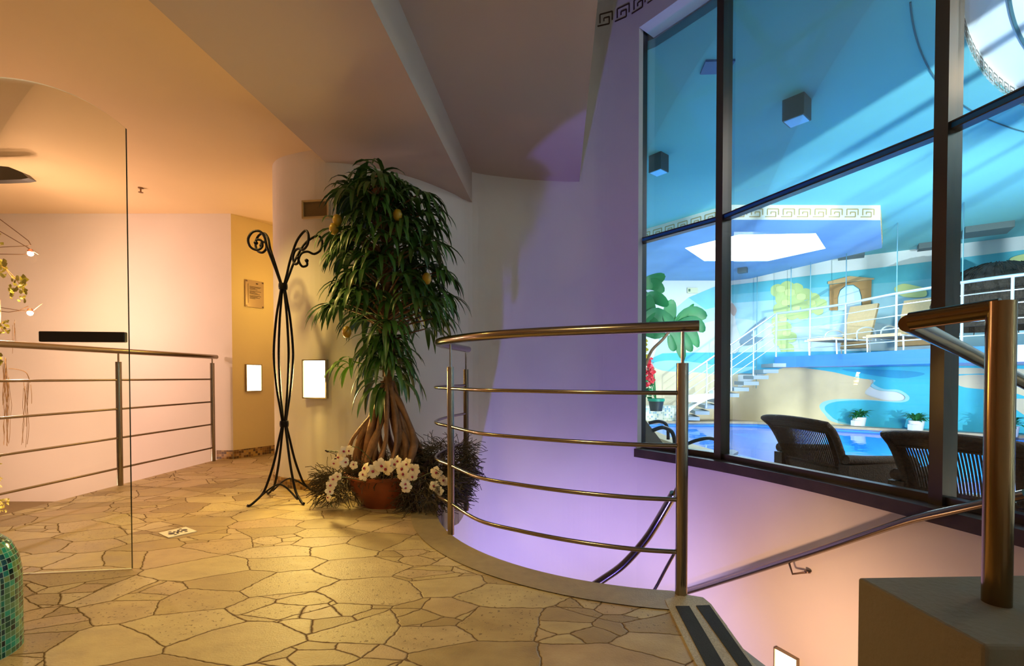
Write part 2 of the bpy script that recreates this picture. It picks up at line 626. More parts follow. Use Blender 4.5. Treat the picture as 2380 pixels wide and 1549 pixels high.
# back left wall and the lower level behind the left railing
A, B = (-2.74, 4.64), (-2.50, 5.04)
struct(MB().wallstrip([A, (-6.6, 4.64)][::-1], -.42, ZC, .1).build('wall_left_back', [plaster]), 'pale wall behind the left railing')
struct(MB().wallstrip([A, B, (-2.44, 5.12)], 0, ZC, .08).build('wall_corridor', [plaster_y]))
struct(MB().wallstrip([(-2.5, 5.12), (-1.5, 5.12)], 0, ZC, .1).build('wall_corridor_end', [plaster_y]))
struct(MB().wallstrip([(-2.90, 4.632), (A[0] - .004, 4.632)], 0, .085, .008, uv=True).build('baseboard_left', [basetile]))
struct(MB().wallstrip(offs([A, B], -.01), 0, .085, .01, uv=True).build('baseboard_corridor', [basetile]))
struct(MB().box((-4.8, 1.5, -.47), (3.6, 6.6, .1)).build('floor_left_lower', [mat('lower_floor', (150, 132, 96), .7)]))
struct(MB().wallstrip([(-6.6, 4.7), (-6.6, -1.7)][::-1], -.42, ZC, .1).build('wall_left', [plaster]))
struct(MB().wallstrip([(2.6, -1.7), (-6.6, -1.7)], ZB, ZT, .1).build('wall_behind', [plaster]))

# corridor door
dr = struct(MB().box((-2.2, 5.09, .93), (.72, .04, 1.86)).build('door_1', [wood_d]))
MB().box((-2.2, 5.065, 1.70), (.74, .02, .05)).build('door_rail', [mat('door_trim', (190, 160, 60), .5)], dr)
sg = MB().box((-2.2, 5.07, 1.93), (.66, .03, .07)).build('carved_lintel', [mat('carved', (214, 190, 120), .7)])
tag(sg, 'pale carved strip above the dark corridor door', 'carving')

# ------------------------------------------------------------------ window
win = thing('window_1', 'tall curved window wall onto the indoor pool', None, (J1[0], J1[1], SILL))
win['kind'] = 'structure'
if 'category' in win:
    del win['category']
m = MB()
for i in range(len(LG) - 1):
    a, b = LG[i], LG[i + 1]
    for z0, z1 in ((SILL, TRANS - .018), (TRANS + .018, HEAD + .25)):
        g = MB()
        g.wallstrip([a, b], z0, z1, .012)
        g.build('glass_pane', [glass_w], win)
    t = MB()
    d = Vector((b[0] - a[0], b[1] - a[1])); L = d.length; ang = math.atan2(d.y, d.x)
    cxm = ((a[0] + b[0]) / 2, (a[1] + b[1]) / 2)
    for z, hh, dd in ((SILL + .02, .04, .05), (TRANS - .017, .007, .06), (TRANS + .017, .007, .06)):
        t.box((cxm[0], cxm[1], z), (L, dd, hh), ang)
    t.build('window_rail', [frame_m], win)
    t = MB()
    t.box((cxm[0], cxm[1], TRANS), (L, .05, .026), ang)
    t.build('transom_strip', [mat('transom_reflection', (50, 120, 185), .3, .2)], win)  # blue reflection on the dark transom put in as base colour
for i, p in enumerate(LG):
    if i == 0:
        ang, wd, dp = math.atan2(J1[1] - J0[1], J1[0] - J0[0]), .05, .07
    else:
        a, b = LG[i - 1], LG[min(i + 1, len(LG) - 1)]
        ang, wd, dp = math.atan2(b[1] - a[1], b[0] - a[0]), .06, .10
    MB().box((p[0], p[1], (SILL + HEAD + .25) / 2), (wd, dp, HEAD + .25 - SILL), ang).build('mullion', [frame_m], win)
# sill ledge and head reveal
m = MB()
so = offs(Win, -.045)
si = offs(Win, .26)
for i in range(len(Win) - 1):
    a, b, c, d = so[i], so[i + 1], si[i + 1], si[i]
    for z0, z1 in ((SILL - .07, SILL),):
        m.add([(a[0], a[1], z0), (b[0], b[1], z0), (c[0], c[1], z0), (d[0], d[1], z0), (a[0], a[1], z1), (b[0], b[1], z1), (c[0], c[1], z1), (d[0], d[1], z1)],
              [(3, 2, 1, 0), (4, 5, 6, 7), (0, 1, 5, 4), (2, 3, 7, 6)])
struct(m.build('trim_3', [sill_m], smooth=30), 'dark brown curved window sill')


# Greek key frieze above the window
def key_units():
    w = .13
    P = [[(0, 0), (.78, 0), (.78, .62), (.42, .62), (.42, .34)],
         [(.16, .22), (.16, 1), (.98, 1), (.98, .24)]]
    return P


def frieze(name, path, zb, hgt, period, mtl, lift=.004, dash=False):
    """path: plan polyline (list of 2D); draws meander bars standing proud of the wall"""
    L = [0]
    for i in range(len(path) - 1):
        L.append(L[-1] + sqrt((path[i + 1][0] - path[i][0]) ** 2 + (path[i + 1][1] - path[i][1]) ** 2))

    def at(s):
        s = max(0, min(s, L[-1] - 1e-6))
        for i in range(len(L) - 1):
            if L[i + 1] > s:
                t = (s - L[i]) / (L[i + 1] - L[i])
                a, b = path[i], path[i + 1]
                return (a[0] + (b[0] - a[0]) * t, a[1] + (b[1] - a[1]) * t), (b[0] - a[0], b[1] - a[1])
    m = MB()
    n = int(L[-1] / period)
    bw = hgt * .11
    for k in range(n):
        for poly in key_units():
            for (x0, y0), (x1, y1) in zip(poly, poly[1:]):
                s0, s1 = k * period + min(x0, x1) * period * .86, k * period + max(x0, x1) * period * .86
                z0, z1 = zb + min(y0, y1) * hgt, zb + max(y0, y1) * hgt
                if abs(s1 - s0) < 1e-6:
                    s0 -= bw / 2; s1 += bw / 2
                else:
                    z0 -= bw / 2; z1 += bw / 2
                (p, _), (q2, d2) = at(s0), at(s1)
                m.wallstrip([p, q2], z0, z1, -lift)
    return struct(m.build(name, [mtl]))


key_d = mat('key_paint', (84, 62, 40), .7)
kp = bulge[[i for i, p in enumerate(bulge) if p[0] > .45][0]:-1] + Win
frieze('trim_4', offs(kp, -.002), HEAD + .15, .10, .155, key_d)

# ------------------------------------------------------------------ stairs going down around the eye
def stairpt(k):
    return k


steps_in = catmull([(.70, 1.74, 0), (.98, 1.80, 0), (1.16, 2.05, 0), (1.16, 2.4, 0), (1.02, 2.72, 0), (.78, 2.98, 0), (.46, 3.1, 0), (.12, 3.05, 0)], 2)
steps_out = catmull([(.70, .98, 0), (1.45, .98, 0), (2.1, 1.5, 0), (1.98, 2.2, 0), (1.70, 2.95, 0), (1.30, 3.6, 0), (.6, 4.0, 0), (-.2, 4.0, 0)], 2)
st = MB()
for k in range(len(steps_in) - 1):
    z = -.18 * (k + 1)
    a, b, c, d = steps_in[k], steps_in[k + 1], steps_out[k + 1], steps_out[k]
    st.prism([(a.x, a.y), (b.x, b.y), (c.x, c.y), (d.x, d.y)], z - .2, z)
struct(st.build('floor_stair', [edge_stone]), 'stone stair winding down')


# ------------------------------------------------------------------ railings
def railing(name, label, posts, top_path, bars, zb=None, r_post=.021, r_top=.021, mt=None):
    pass


rc, rr_ = (.60, 2.86), 1.03
hand = [at_y(1089, 812, 3.27), at_y(1060, 806, 3.0), at_y(1034, 799, 2.72), at_y(1030, 795, 2.62)]
top3 = [(-.305, 3.30), (-.375, 3.0), (-.415, 2.75), (-.40, 2.6), (-.315, 2.44), (-.14, 2.22), (.03, 2.09), (.22, 1.985), (.44, 1.88), (.66, 1.79), (.70, 1.775)]
rp = [Vector((p[0], p[1], 1.0)) for p in top3]
ra = thing('balustrade', 'curved stainless steel balustrade around the round stair opening', 'railing', (.2, 2.0, 0))
hp = catmull(rp, 6)
MB().tube(hp, .0215, 14).build('handrail', [steel], ra, smooth=50)
P1 = at_z(1048, 1243); P2 = at_z(1583, 1384)
P3 = Vector((-.318, 3.27, 0))


def post(p, z0, mt, par, r=.0215, top=.975, thin=.86):
    MB().tube([(p.x, p.y, z0), (p.x, p.y, thin)], r, 16).build('post', [mt], par, smooth=40)
    MB().tube([(p.x, p.y, thin), (p.x, p.y, top)], r * .3, 8).build('post_pin', [mt], par, smooth=40)


post(P1, -.0, steel, ra, .0175)
post(P2, -.0, steel, ra, .0215)
post(P3, -.12, steel_d, ra, .018)
MB().tube([(P3.x - .05, P3.y, -.05), (P3.x + .03, P3.y, -.05)], .008, 8).build('bracket', [steel_d], ra)
for z in (.16, .355, .555, .75):
    pts = [Vector((p[0], p[1], z)) for p in [(-.318, 3.27), (-.40, 3.0), (-.435, 2.75), (-.41, 2.58), (P1.x, P1.y), (-.15, 2.13), (.03, 1.985), (.24, 1.86), (.45, 1.775), (P2.x, P2.y)]]
    MB().tube(catmull(pts, 6), .0085, 10).build('rail_bar', [steel], ra, smooth=50)

# left railing
la = thing('balustrade', 'straight steel balustrade before the brightly lit pale wall', 'railing', (-2.95, 3.5, 0))
lx = lambda y: -3.13 + .055 * y
def lp(y, z):
    return Vector((lx(y) + .02, y, z))


MB().tube([lp(1.2, 1.0), lp(4.58, 1.0)], .021, 14).build('handrail', [steel], la, smooth=50)
for y in (4.52, 3.51, 2.35):
    p = lp(y, 0)
    MB().tube([(p.x, p.y, 0), (p.x, p.y, .94 if y > 4 else .92)], .019, 14).build('post', [steel], la, smooth=40)
    MB().tube([(p.x, p.y, .92), (p.x, p.y, .985)], .006, 8).build('post_pin', [steel], la)
for z in (.13, .355, .57, .785):
    MB().tube([lp(1.2, z), lp(4.52, z)], .008, 8).build('rail_bar', [steel], la, smooth=50)

# right foreground pedestal, post and handrail
q0 = at_z(1993, 1342, .386)
q1 = at_z(2290, 1502, .386)
ped = MB()
ped.prism([(q0.x, q0.y), (q1.x, q1.y), (1.6, q1.y - .02), (1.6, q0.y + .03)], 0, .386)
ped.prism([(q1.x, q1.y), (q1.x, .3), (1.6, .3), (1.6, q1.y)], 0, .30)
po = ped.build('pedestal', [plaster_d])
bv = po.modifiers.new('bevel', 'BEVEL'); bv.width = .006; bv.segments = 2
tag(po, 'rough grey plaster block carrying the foreground handrail post', 'plinth')
fr_ = thing('handrail', 'thick bronze-toned steel handrail on a post in the right foreground', 'handrail', (.91, .89, .386))
pb = at_z(2316, 1402, .386)
mts = steel
yb = pb.y
tp = at_y(2327, 716, yb)
MB().tube([(pb.x, pb.y, .386), (tp.x, yb, tp.z + .012)], .0215, 20).build('post', [mat('bronze_steel', (134, 108, 74), .18, 1.0)], fr_, smooth=40)
L0 = at_y(2116, 747, yb + .12)
bronze = MATS['bronze_steel']
MB().tube([(tp.x, yb, tp.z), L0], .0185, 20).build('top_tube', [bronze], fr_, smooth=40)
MB().tube([L0 + Vector((-.0, .004, -.004)), at_y(2240, 815, yb + .42), at_y(2410, 905, yb + .62)], .0185, 20).build('descending_tube', [bronze], fr_, smooth=40)

# inner stair handrails
ih = thing('stair_handrail', 'curved steel handrail rising out of the stair opening behind the balustrade', 'handrail', (.8, 2.6, 0))
path = [at_y(1362, 1372, 3.0), at_y(1405, 1345, 2.95), at_y(1450, 1312, 2.88), at_y(1500, 1256, 2.8), at_y(1535, 1202, 2.72), at_y(1566, 1148, 2.62)]
MB().tube(catmull(path, 5), .0235, 14).build('handrail', [steel], ih, smooth=50)
path2 = [at_y(1566, 1150, 2.62), at_y(1580, 1118, 2.62)]
MB().tube(path2, .008, 8).build('end_pin', [steel_d], ih)
path3 = [at_y(1500, 1400, 2.9), at_y(1522, 1370, 2.85), at_y(1550, 1318, 2.8), at_y(1580, 1265, 2.75)]
MB().tube(catmull(path3, 4), .0095, 10).build('lower_bar', [steel], ih, smooth=50)
wr = thing('wall_handrail', 'long steel handrail sloping down the curved wall below the window sill', 'handrail', (1.7, 2.8, -.3))
def wallrail(px, py):
    # keep 6 cm in front of the curved wall: intersect with plan polyline offset
    best = None
    ow = offs(bulge[-14:-1] + Win, -.06)
    for i in range(len(ow) - 1):
        a, b = ow[i], ow[i + 1]
        d = ray(px, py)
        bx, by = b[0] - a[0], b[1] - a[1]
        den = d.x * by - d.y * bx
        if abs(den) < 1e-9:
            continue
        t = (a[0] * by - a[1] * bx) / den
        s = (d.x * t - a[0]) / bx if abs(bx) > abs(by) else (d.y * t - a[1]) / by
        if t > 0 and -.001 <= s <= 1.001:
            best = EYE + d * t
    return best


wp = [wallrail(*p) for p in ((1480, 1400), (1540, 1391), (1600, 1376), (1700, 1345), (1800, 1313), (1900, 1281), (2000, 1247), (2090, 1217), (2140, 1203), (2200, 1190), (2290, 1170), (2385, 1149))]
wp = [p for p in wp if p]
MB().tube(catmull(wp, 4), .0195, 14).build('handrail', [steel], wr, smooth=50)
bp0, bp1, bp2 = wallrail(1833, 1306), wallrail(1842, 1335), wallrail(1868, 1334)
nrm = Vector((.8, .45, 0)) * .05
MB().tube([bp0, bp1, bp2 + nrm], .007, 8).build('bracket', [steel_d], wr)
MB().lathe([(0, 0), (.018, 0), (.018, .008), (0, .008)], bp2 + nrm * .9, 16).build('bracket_rose', [steel_d], wr)


# ------------------------------------------------------------------ wall lamps
def wall_lamp(label, c, w, h, ang, strength_mat):
    """c: centre on the wall surface, ang: rotation of the face normal (-Y at 0)"""
    t = thing('wall_lamp', label, 'wall lamp', c, ang, 'flush rectangular wall lamps')
    R = Matrix.Rotation(ang, 3, 'Z')
    f = MB()
    e = .008
    for (x, z, sx, sz) in ((0, h / 2, w, e), (0, -h / 2, w, e), (-w / 2, 0, e, h + e), (w / 2, 0, e, h + e)):
        f.box((x, -.008, z), (sx, .03, sz))
    o = f.build('lamp_frame', [lampframe]); o.parent = t
    g = MB().box((0, 0, 0), (w - e, .02, h - e))
    o = g.build('diffuser', [strength_mat]); o.parent = t
    return t


a, b = at_y(709, 838, 3.375), at_y(765, 925, 3.36)
wall_lamp('glowing flush wall lamp on the curved wall left of the potted tree', ((a + b) / 2) + Vector((0, -.022, 0)), b.x - a.x, a.z - b.z, radians(-9), lampglow)
a, b = on_line(570, 848, A, B), on_line(606, 909, A, B)
angc = math.atan2(B[1] - A[1], B[0] - A[0])
wall_lamp('glowing flush wall lamp on the yellow corridor wall below the plaque', (a + b) / 2, (Vector((b.x - a.x, b.y - a.y))).length, a.z - b.z, angc, lampglow)
wl = wallrail(1817, 1545)
d2 = Vector((1.80 - 1.5, 2.93 - 3.53))
angw = math.atan2(d2.y, d2.x)
nw = Vector((-sin(angw), cos(angw), 0))
wall_lamp('glowing flush wall lamp low on the stairwell wall', wl + nw * .055 + Vector((0, 0, -.04)), .15, .2, angw, lampglow)

# plaque
a, b = on_line(568, 650, A, B), on_line(611, 718, A, B)
cpl = (a + b) / 2
pw, ph = Vector((b.x - a.x, b.y - a.y)).length, a.z - b.z
pt = thing('wall_plaque', 'framed clear plaque with lines of text on the yellow corridor wall', 'plaque', cpl, angc)
o = MB().box((0, -.012, 0), (pw, .012, ph)).build('panel', [mat('plaque_face', (186, 160, 122), .25, .3)]); o.parent = pt
lines = MB()
ys = [.40, .27, .235, .2, .165, .1, .065, .03, -.005, -.07, -.105, -.14, -.175]
for k, yy in enumerate(ys):
    wdt = (.12 if k == 0 else (.62 if k % 4 == 1 else .3 + .25 * ((k * 7) % 3) / 2)) * pw
    x0 = (.06 if k == 0 else -.28) * pw
    lines.box((x0 + wdt / 2, -.0195, yy * ph), (wdt, .002, (.045 if k == 0 else .016) * ph))
lines.box((-.36 * pw, -.0195, 0), (.012 * pw, .002, .72 * ph))
o = lines.build('print', [mat('plaque_ink', (70, 48, 30), .6)]); o.parent = pt
for sx in (-1, 1):
    for sz in (-1, 1):
        o = MB().box((sx * pw * .44, -.018, sz * ph * .46), (.014, .012, .014)).build('clip', [steel_d]); o.parent = pt

# vent on the curved wall
a, b = at_y(708, 472, 3.375), at_y(768, 508, 3.355)
vt = thing('wall_vent', 'beige rectangular air vent high on the curved wall beside the tree top', 'vent', (a + b) / 2 + Vector((0, -.022, 0)), radians(-8))
vw, vh = b.x - a.x, a.z - b.z
f = MB()
for (x, z, sx, sz) in ((0, vh / 2, vw + .012, .012), (0, -vh / 2, vw + .012, .012), (-vw / 2, 0, .012, vh), (vw / 2, 0, .012, vh)):
    f.box((x, -.006, z), (sx, .02, sz))
o = f.build('vent_frame', [mat('vent_frame', (206, 180, 130), .5)]); o.parent = vt
o = MB().box((0, .0, 0), (vw, .01, vh)).build('vent_face', [mat('vent_face', (120, 98, 62), .6)]); o.parent = vt

# ------------------------------------------------------------------ glass partition at the left
GA = at_z(306, 1325); GB = at_z(45, 1337)
gd = Vector((GA.x - GB.x, GA.y - GB.y)); gd.normalize()
half = .45
s_c = half                      # distance left of GA of the arch centre
top_edge = at_y(299, 298, GA.y).z
apex = 2.01
sag = apex - top_edge
Rg = (half * half + sag * sag) / (2 * sag)
outline = [(0, .004), (0, top_edge)]
for k in range(1, 24):
    x = half * 2 * k / 24
    outline.append((x, apex - Rg + sqrt(Rg * Rg - (x - half) ** 2)))
outline += [(2 * half, top_edge), (2 * half, .004)]
gt = thing('glass_panel', 'clear glass panel with an arched top standing at the left', 'glass panel', (GA.x, GA.y, 0))
n2 = Vector((-gd.y, gd.x))
def gp(s, z, o=0.0):
    return (GA.x - gd.x * s + n2.x * o, GA.y - gd.y * s + n2.y * o, z)


m = MB()
N = len(outline)
m.add([gp(x, z, 0) for x, z in outline], [tuple(range(N))])
m.add([gp(x, z, .008) for x, z in outline], [tuple(range(N - 1, -1, -1))])
m.build('pane', [glass_d], gt)
m = MB()
for i in range(N):
    j = (i + 1) % N
    m.cur = 1 if 1 <= i < N - 2 else (0 if i != N - 1 else 1)
    (x0, z0), (x1, z1) = outline[i], outline[j]
    m.add([gp(x0, z0, 0), gp(x1, z1, 0), gp(x1, z1, .008), gp(x0, z0, .008)], [(0, 1, 2, 3)])
m.build('pane_edge', [glass_edge_shaded, glass_lit], gt)
a, b = at_y(109, 772, GA.y - .03), at_y(298, 797, GA.y - .01)
sx0, sx1 = (GA.x - a.x), (GA.x - b.x)
m = MB()
m.box(((a.x + b.x) / 2, GA.y - gd.y * (sx0 + sx1) / 2 - .02, (a.z + b.z) / 2), (b.x - a.x, .022, a.z - b.z), math.atan2(gd.y, gd.x))
hb = m.build('door_bar', [mat('dark_bar', (44, 38, 32), .35, .3)], gt)
bvm = hb.modifiers.new('bevel', 'BEVEL'); bvm.width = .004; bvm.segments = 2

# ------------------------------------------------------------------ mosaic column at the far left
mc = (-1.585, 1.35)
cr = .125
prof = [(0, .345), (cr * .35, .345), (cr * .6, .345), (cr * .82, .315), (cr * .95, .27), (cr, .22), (cr, 0)][::-1]
tealm = mosaic_mat('teal_mosaic', [(10, 70, 60), (24, 120, 96), (8, 40, 44), (90, 130, 90), (40, 150, 120), (16, 56, 60), (110, 140, 84), (60, 110, 70)], .0165, (150, 190, 160), .12, gw=.1)
mo = MB().lathe(prof, (mc[0], mc[1], 0), 48, uvs=True, uscale=cr).build('mosaic_bollard', [tealm], smooth=60, loc=(mc[0], mc[1], 0))
tag(mo, 'round pillar clad in small green and teal mosaic tiles at the left edge', 'mosaic pillar')

# floor marker plate with footprints
cn = [at_z(*p, .002) for p in ((368, 1240), (432, 1226), (458, 1236), (392, 1251))]
mk = MB()
mk.prism([(p.x, p.y) for p in cn], 0.0, .004)
fm = mk.build('floor_plate', [mat('marker_white', (236, 228, 210), .4)])
tag(fm, 'small white floor plate with black footprint marks', 'floor sign')
fp = MB()
c0 = (cn[0] + cn[1] + cn[2] + cn[3]) / 4
ux = (cn[1] - cn[0]) * .5; uy = (cn[3] - cn[0]) * .5
def disc(cx_, cy_, rx, ry):
    pts = []
    for k in range(14):
        aa = 2 * pi * k / 14
        p = c0 + ux * (cx_ + rx * cos(aa)) + uy * (cy_ + ry * sin(aa))
        pts.append((p.x, p.y, .005))
    fp.add(pts, [tuple(range(14))])


for (x, y) in ((-.38, .1), (.42, -.1)):
    sgn = 1 if x < 0 else -1
    disc(x - .1 * sgn, y, .22, .28)
    disc(x + .22 * sgn, y - .3, .09, .15)
    disc(x + .32 * sgn, y, .09, .15)
    disc(x + .24 * sgn, y + .3, .09, .15)
    disc(x - .02 * sgn, y + .55, .12, .12)
    disc(x - .02 * sgn, y - .55, .12, .12)
fpo = fp.build('footprints', [black_p], fm)

# ------------------------------------------------------------------ coat rack
cxr, cyr = -1.497, 3.105
cr_t = thing('coat_rack', 'black wrought iron coat stand with scrolled arms beside the tree', 'coat stand', (cxr, cyr, 0))
profr = [(.236, .012), (.225, .008), (.20, .02), (.14, .07), (.10, .16), (.065, .27), (.035, .40), (.014, .50), (.022, .58), (.045, .72), (.062, .90),
         (.062, 1.02), (.045, 1.2), (.022, 1.33), (.014, 1.40)]
top_l = [(.036, 1.48), (.065, 1.56), (.10, 1.655), (.115, 1.72), (.145, 1.757), (.19, 1.748), (.218, 1.70), (.205, 1.65), (.165, 1.632), (.132, 1.655), (.135, 1.695), (.165, 1.70), (.17, 1.678)]
top_r = [(.038, 1.48), (.07, 1.57), (.125, 1.68), (.18, 1.735), (.22, 1.75), (.240, 1.715), (.230, 1.66), (.19, 1.628), (.15, 1.64), (.112, 1.625), (.095, 1.58), (.115, 1.54), (.145, 1.55), (.143, 1.58)]
upper = {0: (198, top_l), 1: (-22, top_r), 2: (20, top_r), 3: (164, top_l)}
for k, a0 in enumerate((235, 325, 55, 145)):
    a = radians(a0 - 2)
    tw = .10
    pts = []
    for (r, z) in profr:
        pts.append((cxr + r * cos(a), cyr + r * sin(a), z))
    au, prof_u = upper[k]
    au = radians(au)
    sc_u = .92 if k in (0, 1) else 1.0
    for (r, z) in prof_u:
        pts.append((cxr + r * sc_u * cos(au), cyr + r * sc_u * sin(au), 1.4 + (z - 1.4) * (1.0 if k > 1 else .97)))
    MB().tube(catmull(pts, 4), .0078, 8).build('stem', [iron], cr_t, smooth=60)
    e = pts[-1]
    MB().lathe([(0, -.014), (.011, -.008), (.014, 0), (.011, .008), (0, .014)], e, 10).build('finial', [iron], cr_t, smooth=60)
for z in (.50, 1.40):
    MB().lathe([(0, -.02), (.026, -.02), (.028, -.006), (.028, .006), (.026, .02), (0, .02)], (cxr, cyr, z), 14).build('clamp', [iron], cr_t, smooth=40)
for k in range(4):
    a, b = radians(230 + 90 * k), radians(320 + 90 * k)
    p, q2 = Vector((cxr + .18 * cos(a), cyr + .18 * sin(a), .03)), Vector((cxr + .18 * cos(b), cyr + .18 * sin(b), .03))
    mid = Vector((cxr, cyr, 0)) + ((p + q2) / 2 - Vector((cxr, cyr, 0))) * .7
    mid.z = .12
    if k % 2 == 0:
        MB().tube(catmull([p, mid, q2], 8), .006, 6).build('brace', [iron], cr_t, smooth=60)

# ------------------------------------------------------------------ potted tree
px0, py0 = -.80, 3.02
tree = thing('potted_tree', 'tall potted tree with drooping narrow leaves in a terracotta bowl', 'potted tree', (px0, py0, 0))
MB().lathe([(0, .01), (.12, .01), (.15, .0), (.155, .02), (.205, .08), (.235, .14), (.248, .185), (.26, .19), (.262, .205), (.24, .207), (.225, .18), (0, .17)],
           (px0, py0, 0), 40).build('bowl', [terra], tree, smooth=50)
MB().lathe([(0, .20), (.10, .205), (.2, .19), (.236, .18)], (px0, py0, 0), 24).build('soil', [mat('soil', (58, 44, 28), .95)], tree)
rnd = random.Random(3)
# stilt roots
for k in range(30):
    a = 2 * pi * k / 30 + rnd.uniform(-.15, .15)
    rb = rnd.uniform(.10, .22)
    tz_ = rnd.uniform(.52, .74)
    j = lambda s_: Vector((rnd.uniform(-s_, s_), rnd.uniform(-s_, s_), 0))
    P = [Vector((px0 + cos(a) * rb, py0 + sin(a) * rb, .17)),
         Vector((px0 + cos(a) * rb * 1.08, py0 + sin(a) * rb * 1.08, .28)) + j(.02),
         Vector((px0 + cos(a + .2) * rb * .95, py0 + sin(a + .2) * rb * .95, .42)) + j(.015),
         Vector((px0 + cos(a + .3) * rb * .5, py0 + sin(a + .3) * rb * .5, tz_ - .03)),
         Vector((px0 + cos(a + .3) * .02, py0 + sin(a + .3) * .02, tz_ + .07))]
    r0 = rnd.uniform(.010, .024)
    MB().tube(catmull(P, 4), [r0 * (1 + .25 * sin(i * .9 + k)) for i in range(17)], 7).build('root', [barkm], tree, smooth=60)
trunk = [(px0, py0, .55), (px0 + .01, py0, .75), (px0 + .02, py0 + .01, 1.0), (px0 - .01, py0, 1.3), (px0 + .01, py0 + .02, 1.6), (px0 - .04, py0, 1.9), (px0 - .07, py0, 2.08)]
tk = MB()
tk.tube(catmull(trunk, 4), [.042, .04, .038, .036, .036, .034, .034, .03] + [.03] * 9 + [.024] * 8, 8)
tk.build('trunk', [barkm], tree, smooth=60)
# foliage silhouette (image rows -> metres) ; pixel scale at the tree
sc_ = py0 / FPX
prof_s = [(385, 840, 905), (410, 790, 940), (440, 775, 1005), (480, 775, 1020), (540, 770, 1025), (600, 785, 1045), (660, 790, 1050), (720, 775, 1045), (780, 795, 1035), (830, 815, 1000), (880, 840, 980)]
def sil(y):
    for (a, b) in zip(prof_s, prof_s[1:]):
        if a[0] <= y <= b[0]:
            t = (y - a[0]) / (b[0] - a[0])
            return a[1] + (b[1] - a[1]) * t, a[2] + (b[2] - a[2]) * t
    return prof_s[-1][1:]


def leaf(mb, base, dirv, L, w, droop, segs=6):
    d = Vector(dirv).normalized()
    side = d.cross(Vector((0, 0, 1)))
    side = side.normalized() if side.length > 1e-4 else Vector((1, 0, 0))
    p = Vector(base)
    vs = []
    st_ = L / segs
    for i in range(segs + 1):
        t = i / segs
        ww = w * (sin(pi * min(1, t * .93 + .07)) ** .7) * .5 if i < segs else .0008
        up = side.cross(d).normalized()
        vs += [p - side * ww + up * ww * .35, p, p + side * ww + up * ww * .35]
        d = (d + Vector((0, 0, -droop / segs * (1 + t)))).normalized()
        p = p + d * st_
    fs = []
    for i in range(segs):
        o = i * 3
        fs += [(o, o + 1, o + 4, o + 3), (o + 1, o + 2, o + 5, o + 4)]
    mb.add(vs, fs)


fol = [MB() for _ in range(7)]
br = MB()
tufts = []
for k in range(120):
    y = rnd.uniform(440, 775) if k > 10 else rnd.uniform(425, 450)
    x0, x1 = sil(y)
    cxp = (x0 + x1) / 2
    hw = (x1 - x0) / 2
    rr = sqrt(rnd.uniform(.02, 1)) * hw * .9
    a = rnd.uniform(0, 2 * pi)
    X = (cxp + rr * cos(a) - CX) * sc_
    Y = py0 + rr * sin(a) * sc_ * (.45 if sin(a) > 0 else .8)
    Z = .81 + (HOR - y) * sc_
    tufts.append((Vector((X, Y, Z)), a))
for k in range(13):          # lowest collar of leaves
    a = 2 * pi * k / 13
    tufts.append((Vector((px0 + .04 * cos(a), py0 + .04 * sin(a), .93 + .06 * (k % 3))), a))
for (c, a) in tufts:
    n = rnd.randint(8, 11)
    band = min(6, max(0, int((c.z - .8) / .2)))
    out = Vector((cos(a), sin(a), .35))
    for i in range(n):
        b_ = 2 * pi * i / n + rnd.uniform(-.3, .3)
        dv = Vector((cos(b_), sin(b_), rnd.uniform(.15, .75))) + out * .8
        leaf(fol[band], c, dv, rnd.uniform(.18, .28), rnd.uniform(.022, .036), rnd.uniform(1.2, 2.3))
    tz_ = max(.7, c.z - .12)
    br.tube([(px0 - .02, py0, tz_), ((c.x + px0) / 2, (c.y + py0) / 2, (tz_ + c.z) / 2 + .02), c], [.008, .006, .004], 5, cap=False)
# a few long leaves hanging over the roots
for k in range(26):
    a = rnd.uniform(0, 2 * pi)
    leaf(fol[0], (px0 + .03 * cos(a), py0 + .03 * sin(a), rnd.uniform(.70, .95)), (cos(a), sin(a), .5), rnd.uniform(.24, .36), .036, rnd.uniform(1.8, 2.8), 8)
# bright low shoot at the left
lm2 = mat('young_leaf', (110, 160, 40), .4)
sh = MB()
sp = at_y(800, 838, 2.98)
for k in range(9):
    a = rnd.uniform(2.2, 5.0)
    leaf(sh, sp + Vector((rnd.uniform(0, .06), 0, rnd.uniform(-.06, .02))), (cos(a), sin(a) * .5, rnd.uniform(-.2, .6)), rnd.uniform(.12, .2), .028, 1.8)
sh.tube([sp + Vector((.03, 0, 0)), Vector((px0, py0, .85))], .004, 5)
sh.build('young_shoot', [lm2], tree, smooth=60)
for i, f in enumerate(fol):
    if f.v:
        f.build('foliage', [leafm], tree, smooth=60)
br.build('branches', [barkm], tree, smooth=60)
mango = mat('fruit_skin', (176, 138, 28), .35, noise=.35, nscale=14)
for (x, y) in ((806, 772), (992, 648), (784, 512), (776, 532), (812, 652), (924, 500)):
    c = at_y(x, y, 2.80)
    MB().lathe([(0, -.036), (.016, -.031), (.026, -.012), (.027, .008), (.018, .028), (0, .036)], c, 14).build('fruit', [mango], tree, smooth=60)

# twiggy dry moss spilling over the bowl
def twigs(mb, n, cx_, cy_, rad, z0, z1, seed, spread=.12):
    r = random.Random(seed)
    for k in range(n):
        a = r.uniform(0, 2 * pi)
        q_ = rad * sqrt(r.uniform(.2, 1))
        p = Vector((cx_ + q_ * cos(a), cy_ + q_ * sin(a), r.uniform(z0, z1)))
        pts = [p]
        d = Vector((cos(a), sin(a), r.uniform(-.3, .9))).normalized()
        for i in range(4):
            d = (d + Vector((r.uniform(-.6, .6), r.uniform(-.6, .6), r.uniform(-.7, .35)))).normalized()
            pn = pts[-1] + d * spread / 4
            pn.z = max(pn.z, .012)
            pts.append(pn)
        mb.tube(pts, .0021, 3, cap=False)


